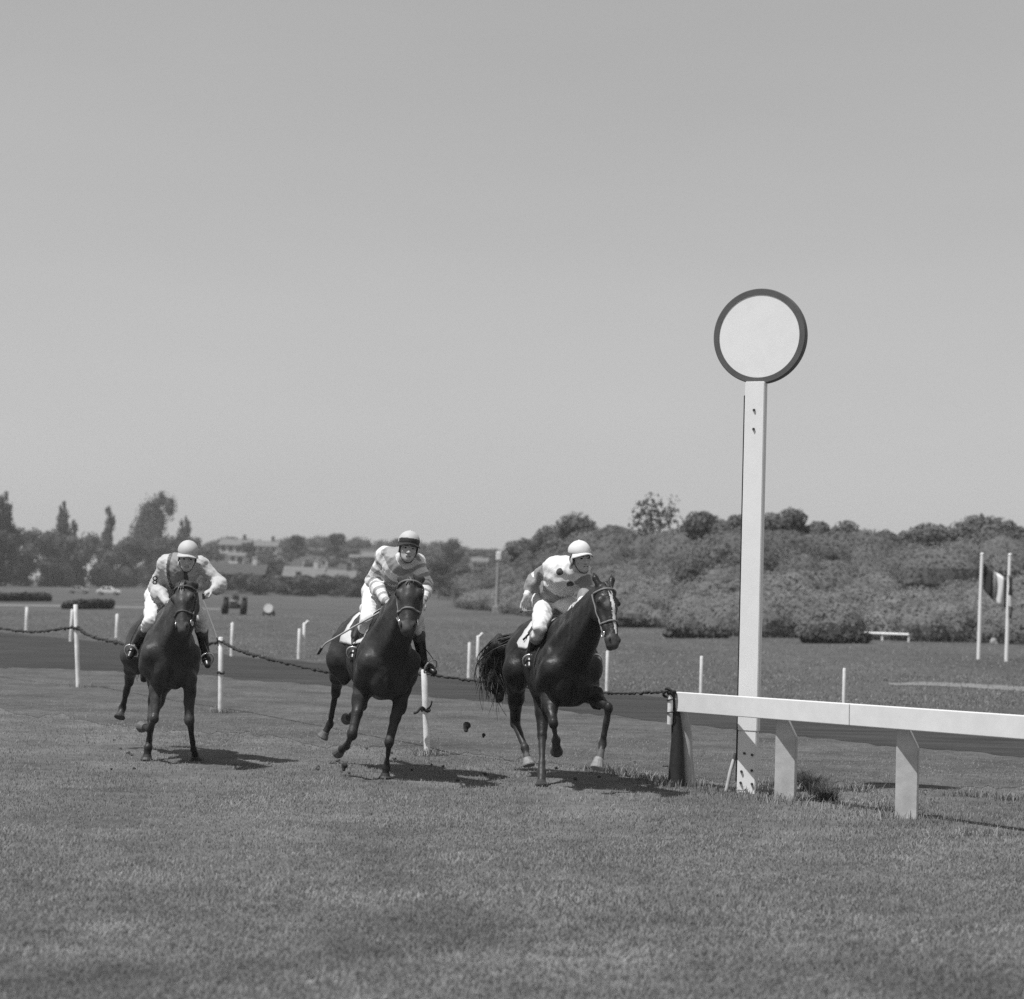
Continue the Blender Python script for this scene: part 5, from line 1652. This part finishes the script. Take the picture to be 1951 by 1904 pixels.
M_CAP_PALE = mat('cap_pale_grey', .42, .6, .05, 20)
M_CAP_DARK = mat('cap_dark_peak', .028, .5)

def silk1(P, lab, J):
    """pale sleeves and shoulders, dark braces, chest shade painted in mid grey"""
    mi = np.zeros(len(P), int)
    t = lab == 0
    ax = unit(J['LS'] - J['RS'])
    x = (P - J['chest']) @ ax
    mi[t & (np.abs(x) < .115)] = 2  # mid grey panel paints the shade on the chest below the chin
    mi[t & (np.abs(x) < .115) & (np.abs(x) > .075)] = 1
    return mi

def silk2(P, lab, J):
    """pale grey and white hoops"""
    mi = np.zeros(len(P), int)
    for s, labs in (('R', (2, 3)), ('L', (6, 7))):
        t1 = seg_t(P, J[s + 'S'], J[s + 'E']); t2 = seg_t(P, J[s + 'E'], J[s + 'W'])
        d = np.where(lab == labs[0], t1 * np.linalg.norm(J[s + 'E'] - J[s + 'S']), np.linalg.norm(J[s + 'E'] - J[s + 'S']) + t2 * np.linalg.norm(J[s + 'W'] - J[s + 'E']))
        on = (lab == labs[0]) | (lab == labs[1])
        mi[on & (((d + .012) % .098) < .056)] = 1
    ax = unit(J['chest'] - J['pelvis'])
    q = (P - J['chest']) @ ax
    mi[(lab == 0) & (((q + .5) % .17) < .08)] = 1
    return mi

def silk3(P, lab, J):
    """white body with dark spots, grey sleeves with white bands"""
    mi = np.full(len(P), 0)
    mi[lab == 0] = 1
    for s, labs in (('R', (2, 3)), ('L', (6, 7))):
        t1 = seg_t(P, J[s + 'S'], J[s + 'E'])
        sh = (lab == labs[0]) & (t1 < .12)
        mi[sh] = 1
        mi[(lab == labs[0]) & (t1 > .80) & (t1 < .97)] = 1
        t2 = seg_t(P, J[s + 'E'], J[s + 'W'])
        mi[(lab == labs[1]) & (t2 > .88)] = 1
    for sp in J3_SPOTS:
        d = np.linalg.norm(P - sp, axis=1)
        mi[(d < .037) & (mi == 1)] = 2
    ax = unit(J['chest'] - J['pelvis'])
    mi[(lab == 0) & (((P - J['chest']) @ ax) < -.17)] = 0
    return mi

J1 = dict(billow=.086, label='jockey in pale cap and light sleeved silks with dark braces', seed=51, head_yaw=10, head_pitch=14, head_tilt=-4,
          cap=M_CAP_PALE, peak=M_CAP_PALE, silk=[M_SILK_LIGHT, M_SILK_DARK, M_SILK_MID], silk_fun=silk1, boot_top=M_BOOT_TOP)
J1['J'] = dict(pelvis=Z1(545, 515, 21.75), chest=Z1(665, 345, 21.32), neck=Z1(692, 290, 21.18), head=Z1(708, 245, 21.0),
               RS=Z1(545, 290, 21.30), RE=Z1(455, 475, 21.38), RW=Z1(560, 585, 21.02), LS=Z1(810, 300, 21.24), LE=Z1(958, 440, 21.22), LW=Z1(905, 492, 20.98),
               RH=Z1(480, 535, 21.75), RK=Z1(425, 735, 21.20), RA=Z1(318, 900, 21.52), RT=Z1(268, 1000, 21.36),
               LH=Z1(640, 520, 21.72), LK=Z1(800, 700, 21.32), LA=Z1(842, 960, 21.55), LT=Z1(862, 1062, 21.40))
J1['hands'] = dict(R=dict(d=np.array([.9, -.5, -.2]), n=np.array([.3, .2, -1]), t=-1, curl=62), L=dict(d=np.array([-.8, -.35, -.32]), n=np.array([-.2, .2, -1]), t=1, curl=66, rein=False))
J2 = dict(label='jockey in hooped silks and pale cap with dark peak, whip held back along the flank', seed=63, head_yaw=8, head_pitch=0, head_tilt=-6,
          cap=M_CAP_PALE, peak=M_CAP_DARK, silk=[mat('silk_hoop_grey', .25, .55, .10, 16, .4, 45, bump2=.45, bscale2=11, bdist2=.02, sheen=.3, bdist=.006), M_SILK_WHITE], silk_fun=silk2, boot_top=M_BOOT_TOP)
J2['J'] = dict(pelvis=Z2(545, 490, 20.55), chest=Z2(665, 330, 20.12), neck=Z2(710, 270, 19.98), head=Z2(732, 196, 19.82),
               RS=Z2(565, 245, 20.10), RE=Z2(475, 425, 20.20), RW=Z2(575, 568, 19.82), LS=Z2(790, 295, 20.02), LE=Z2(855, 450, 19.95), LW=Z2(842, 560, 19.66),
               RH=Z2(490, 505, 20.55), RK=Z2(440, 710, 19.98), RA=Z2(362, 885, 20.30), RT=Z2(335, 985, 20.16),
               LH=Z2(640, 500, 20.5), LK=Z2(790, 690, 20.12), LA=Z2(838, 1005, 20.32), LT=Z2(915, 1078, 20.20))
J2['hands'] = dict(R=dict(d=np.array([.7, -.5, -.35]), n=np.array([.3, .2, -1]), t=-1, curl=62), L=dict(d=np.array([-.4, -.6, -.5]), n=np.array([-.5, .2, -1]), t=1, curl=62))
J3 = dict(waist=.12, label='jockey in white cap and white spotted jersey leaning forward with right arm swung back', seed=77, head_yaw=26, head_pitch=0, head_tilt=4,
          cap=M_CAP_WHITE, peak=M_CAP_WHITE, silk=[M_SILK_MID, M_SILK_WHITE, M_SILK_DARK], silk_fun=silk3, boot_top=M_BOOT_PALE)
J3['J'] = dict(pelvis=Z3(565, 500, 20.22), chest=Z3(675, 325, 19.80), neck=Z3(755, 260, 19.66), head=Z3(785, 212, 19.5),
               RS=Z3(590, 265, 19.82), RE=Z3(470, 345, 20.10), RW=Z3(405, 470, 20.0), LS=Z3(790, 310, 19.66), LE=Z3(845, 450, 19.62), LW=Z3(795, 520, 19.36),
               RH=Z3(530, 520, 20.2), RK=Z3(500, 705, 19.70), RA=Z3(430, 885, 20.02), RT=Z3(424, 985, 19.88),
               LH=Z3(640, 505, 20.15), LK=Z3(760, 590, 19.70), LA=Z3(880, 900, 20.0), LT=Z3(890, 980, 19.86))
J3['hands'] = dict(R=dict(d=np.array([-.30, -.05, -.95]), n=np.array([.5, -.8, 0]), t=-1, curl=14, rein=False), L=dict(d=np.array([-.5, -.6, -.3]), n=np.array([-.4, .2, -1]), t=1, curl=62))
J3_SPOTS = []
for (zx, zy, dd) in ((635, 305, 19.62), (560, 395, 19.9), (712, 398, 19.64)):
    J3_SPOTS.append(Z3(zx, zy, dd))
for jc, hc in ((J1, HORSES[0]), (J2, HORSES[1]), (J3, HORSES[2])):
    make_jockey(jc, hc)

# armband number on the left jockey's sleeve: a part of the jersey's wearer
p_ = Z1(462, 418, 21.26)
person0 = [o for o in COL.objects if o.name == 'person'][0]
th = np.linspace(0, 2 * math.pi, 17)
b_ = np.array(person0.location)
tubes('armband_number', [(p_ + np.array([.016 * math.cos(t), .012 * math.cos(t), .018 * math.sin(t) + dz]) if False else p_ + np.stack([.018 * np.cos(th), .012 * np.cos(th), .018 * np.sin(th) + dz], 1), .006) for t, dz in ((0, .02), (0, -.02))], M_BLACK, person0, 5, b_)

# whips
M_WHIP = mat('whip_cane', .36, .5); M_WHIP_DARK = mat('whip_handle', .02, .5)
def whip(label, pts, dark_to, dark_end, r=.0095):
    P = smooth_path(pts, 8)
    root = empty('riding_whip', P[0])
    tag(root, label, 'whip', 'riding whips')
    n = len(P); a = int(n * dark_to); b = min(n - 1, int(n * dark_end))
    tubes('handle', [(P[:a + 1], r * 1.5)], M_WHIP_DARK, root, 6, P[0])
    tubes('shaft', [(P[a:b + 1], np.linspace(r * 1.1, r * .8, b + 1 - a))], M_WHIP, root, 6, P[0])
    if b < n - 1:
        tubes('flap', [(P[b:], r * 1.7)], M_WHIP_DARK, root, 6, P[0], flat=.35)
whip('whip in the left jockey\'s hand pointing down toward a white fence post', [Z1(828, 520, 20.86), Z1(838, 590, 20.85), Z1(885, 720, 20.84), Z1(925, 830, 20.83), Z1(943, 915, 20.82)], .16, .8)
whip('whip of the hooped jockey lying slantwise across breeches and horse flank', [Z2(600, 600, 19.74), Z2(560, 632, 19.78), Z2(400, 722, 19.9), Z2(205, 836, 20.15), Z2(135, 880, 20.3), Z2(88, 950, 20.4)], .12, .86)
whip('short pale whip behind the right jockey lying above the horse\'s rump', [Z3(358, 592, 19.96), Z3(410, 585, 20.05), Z3(475, 578, 20.2)], .1, 1.0, .006)
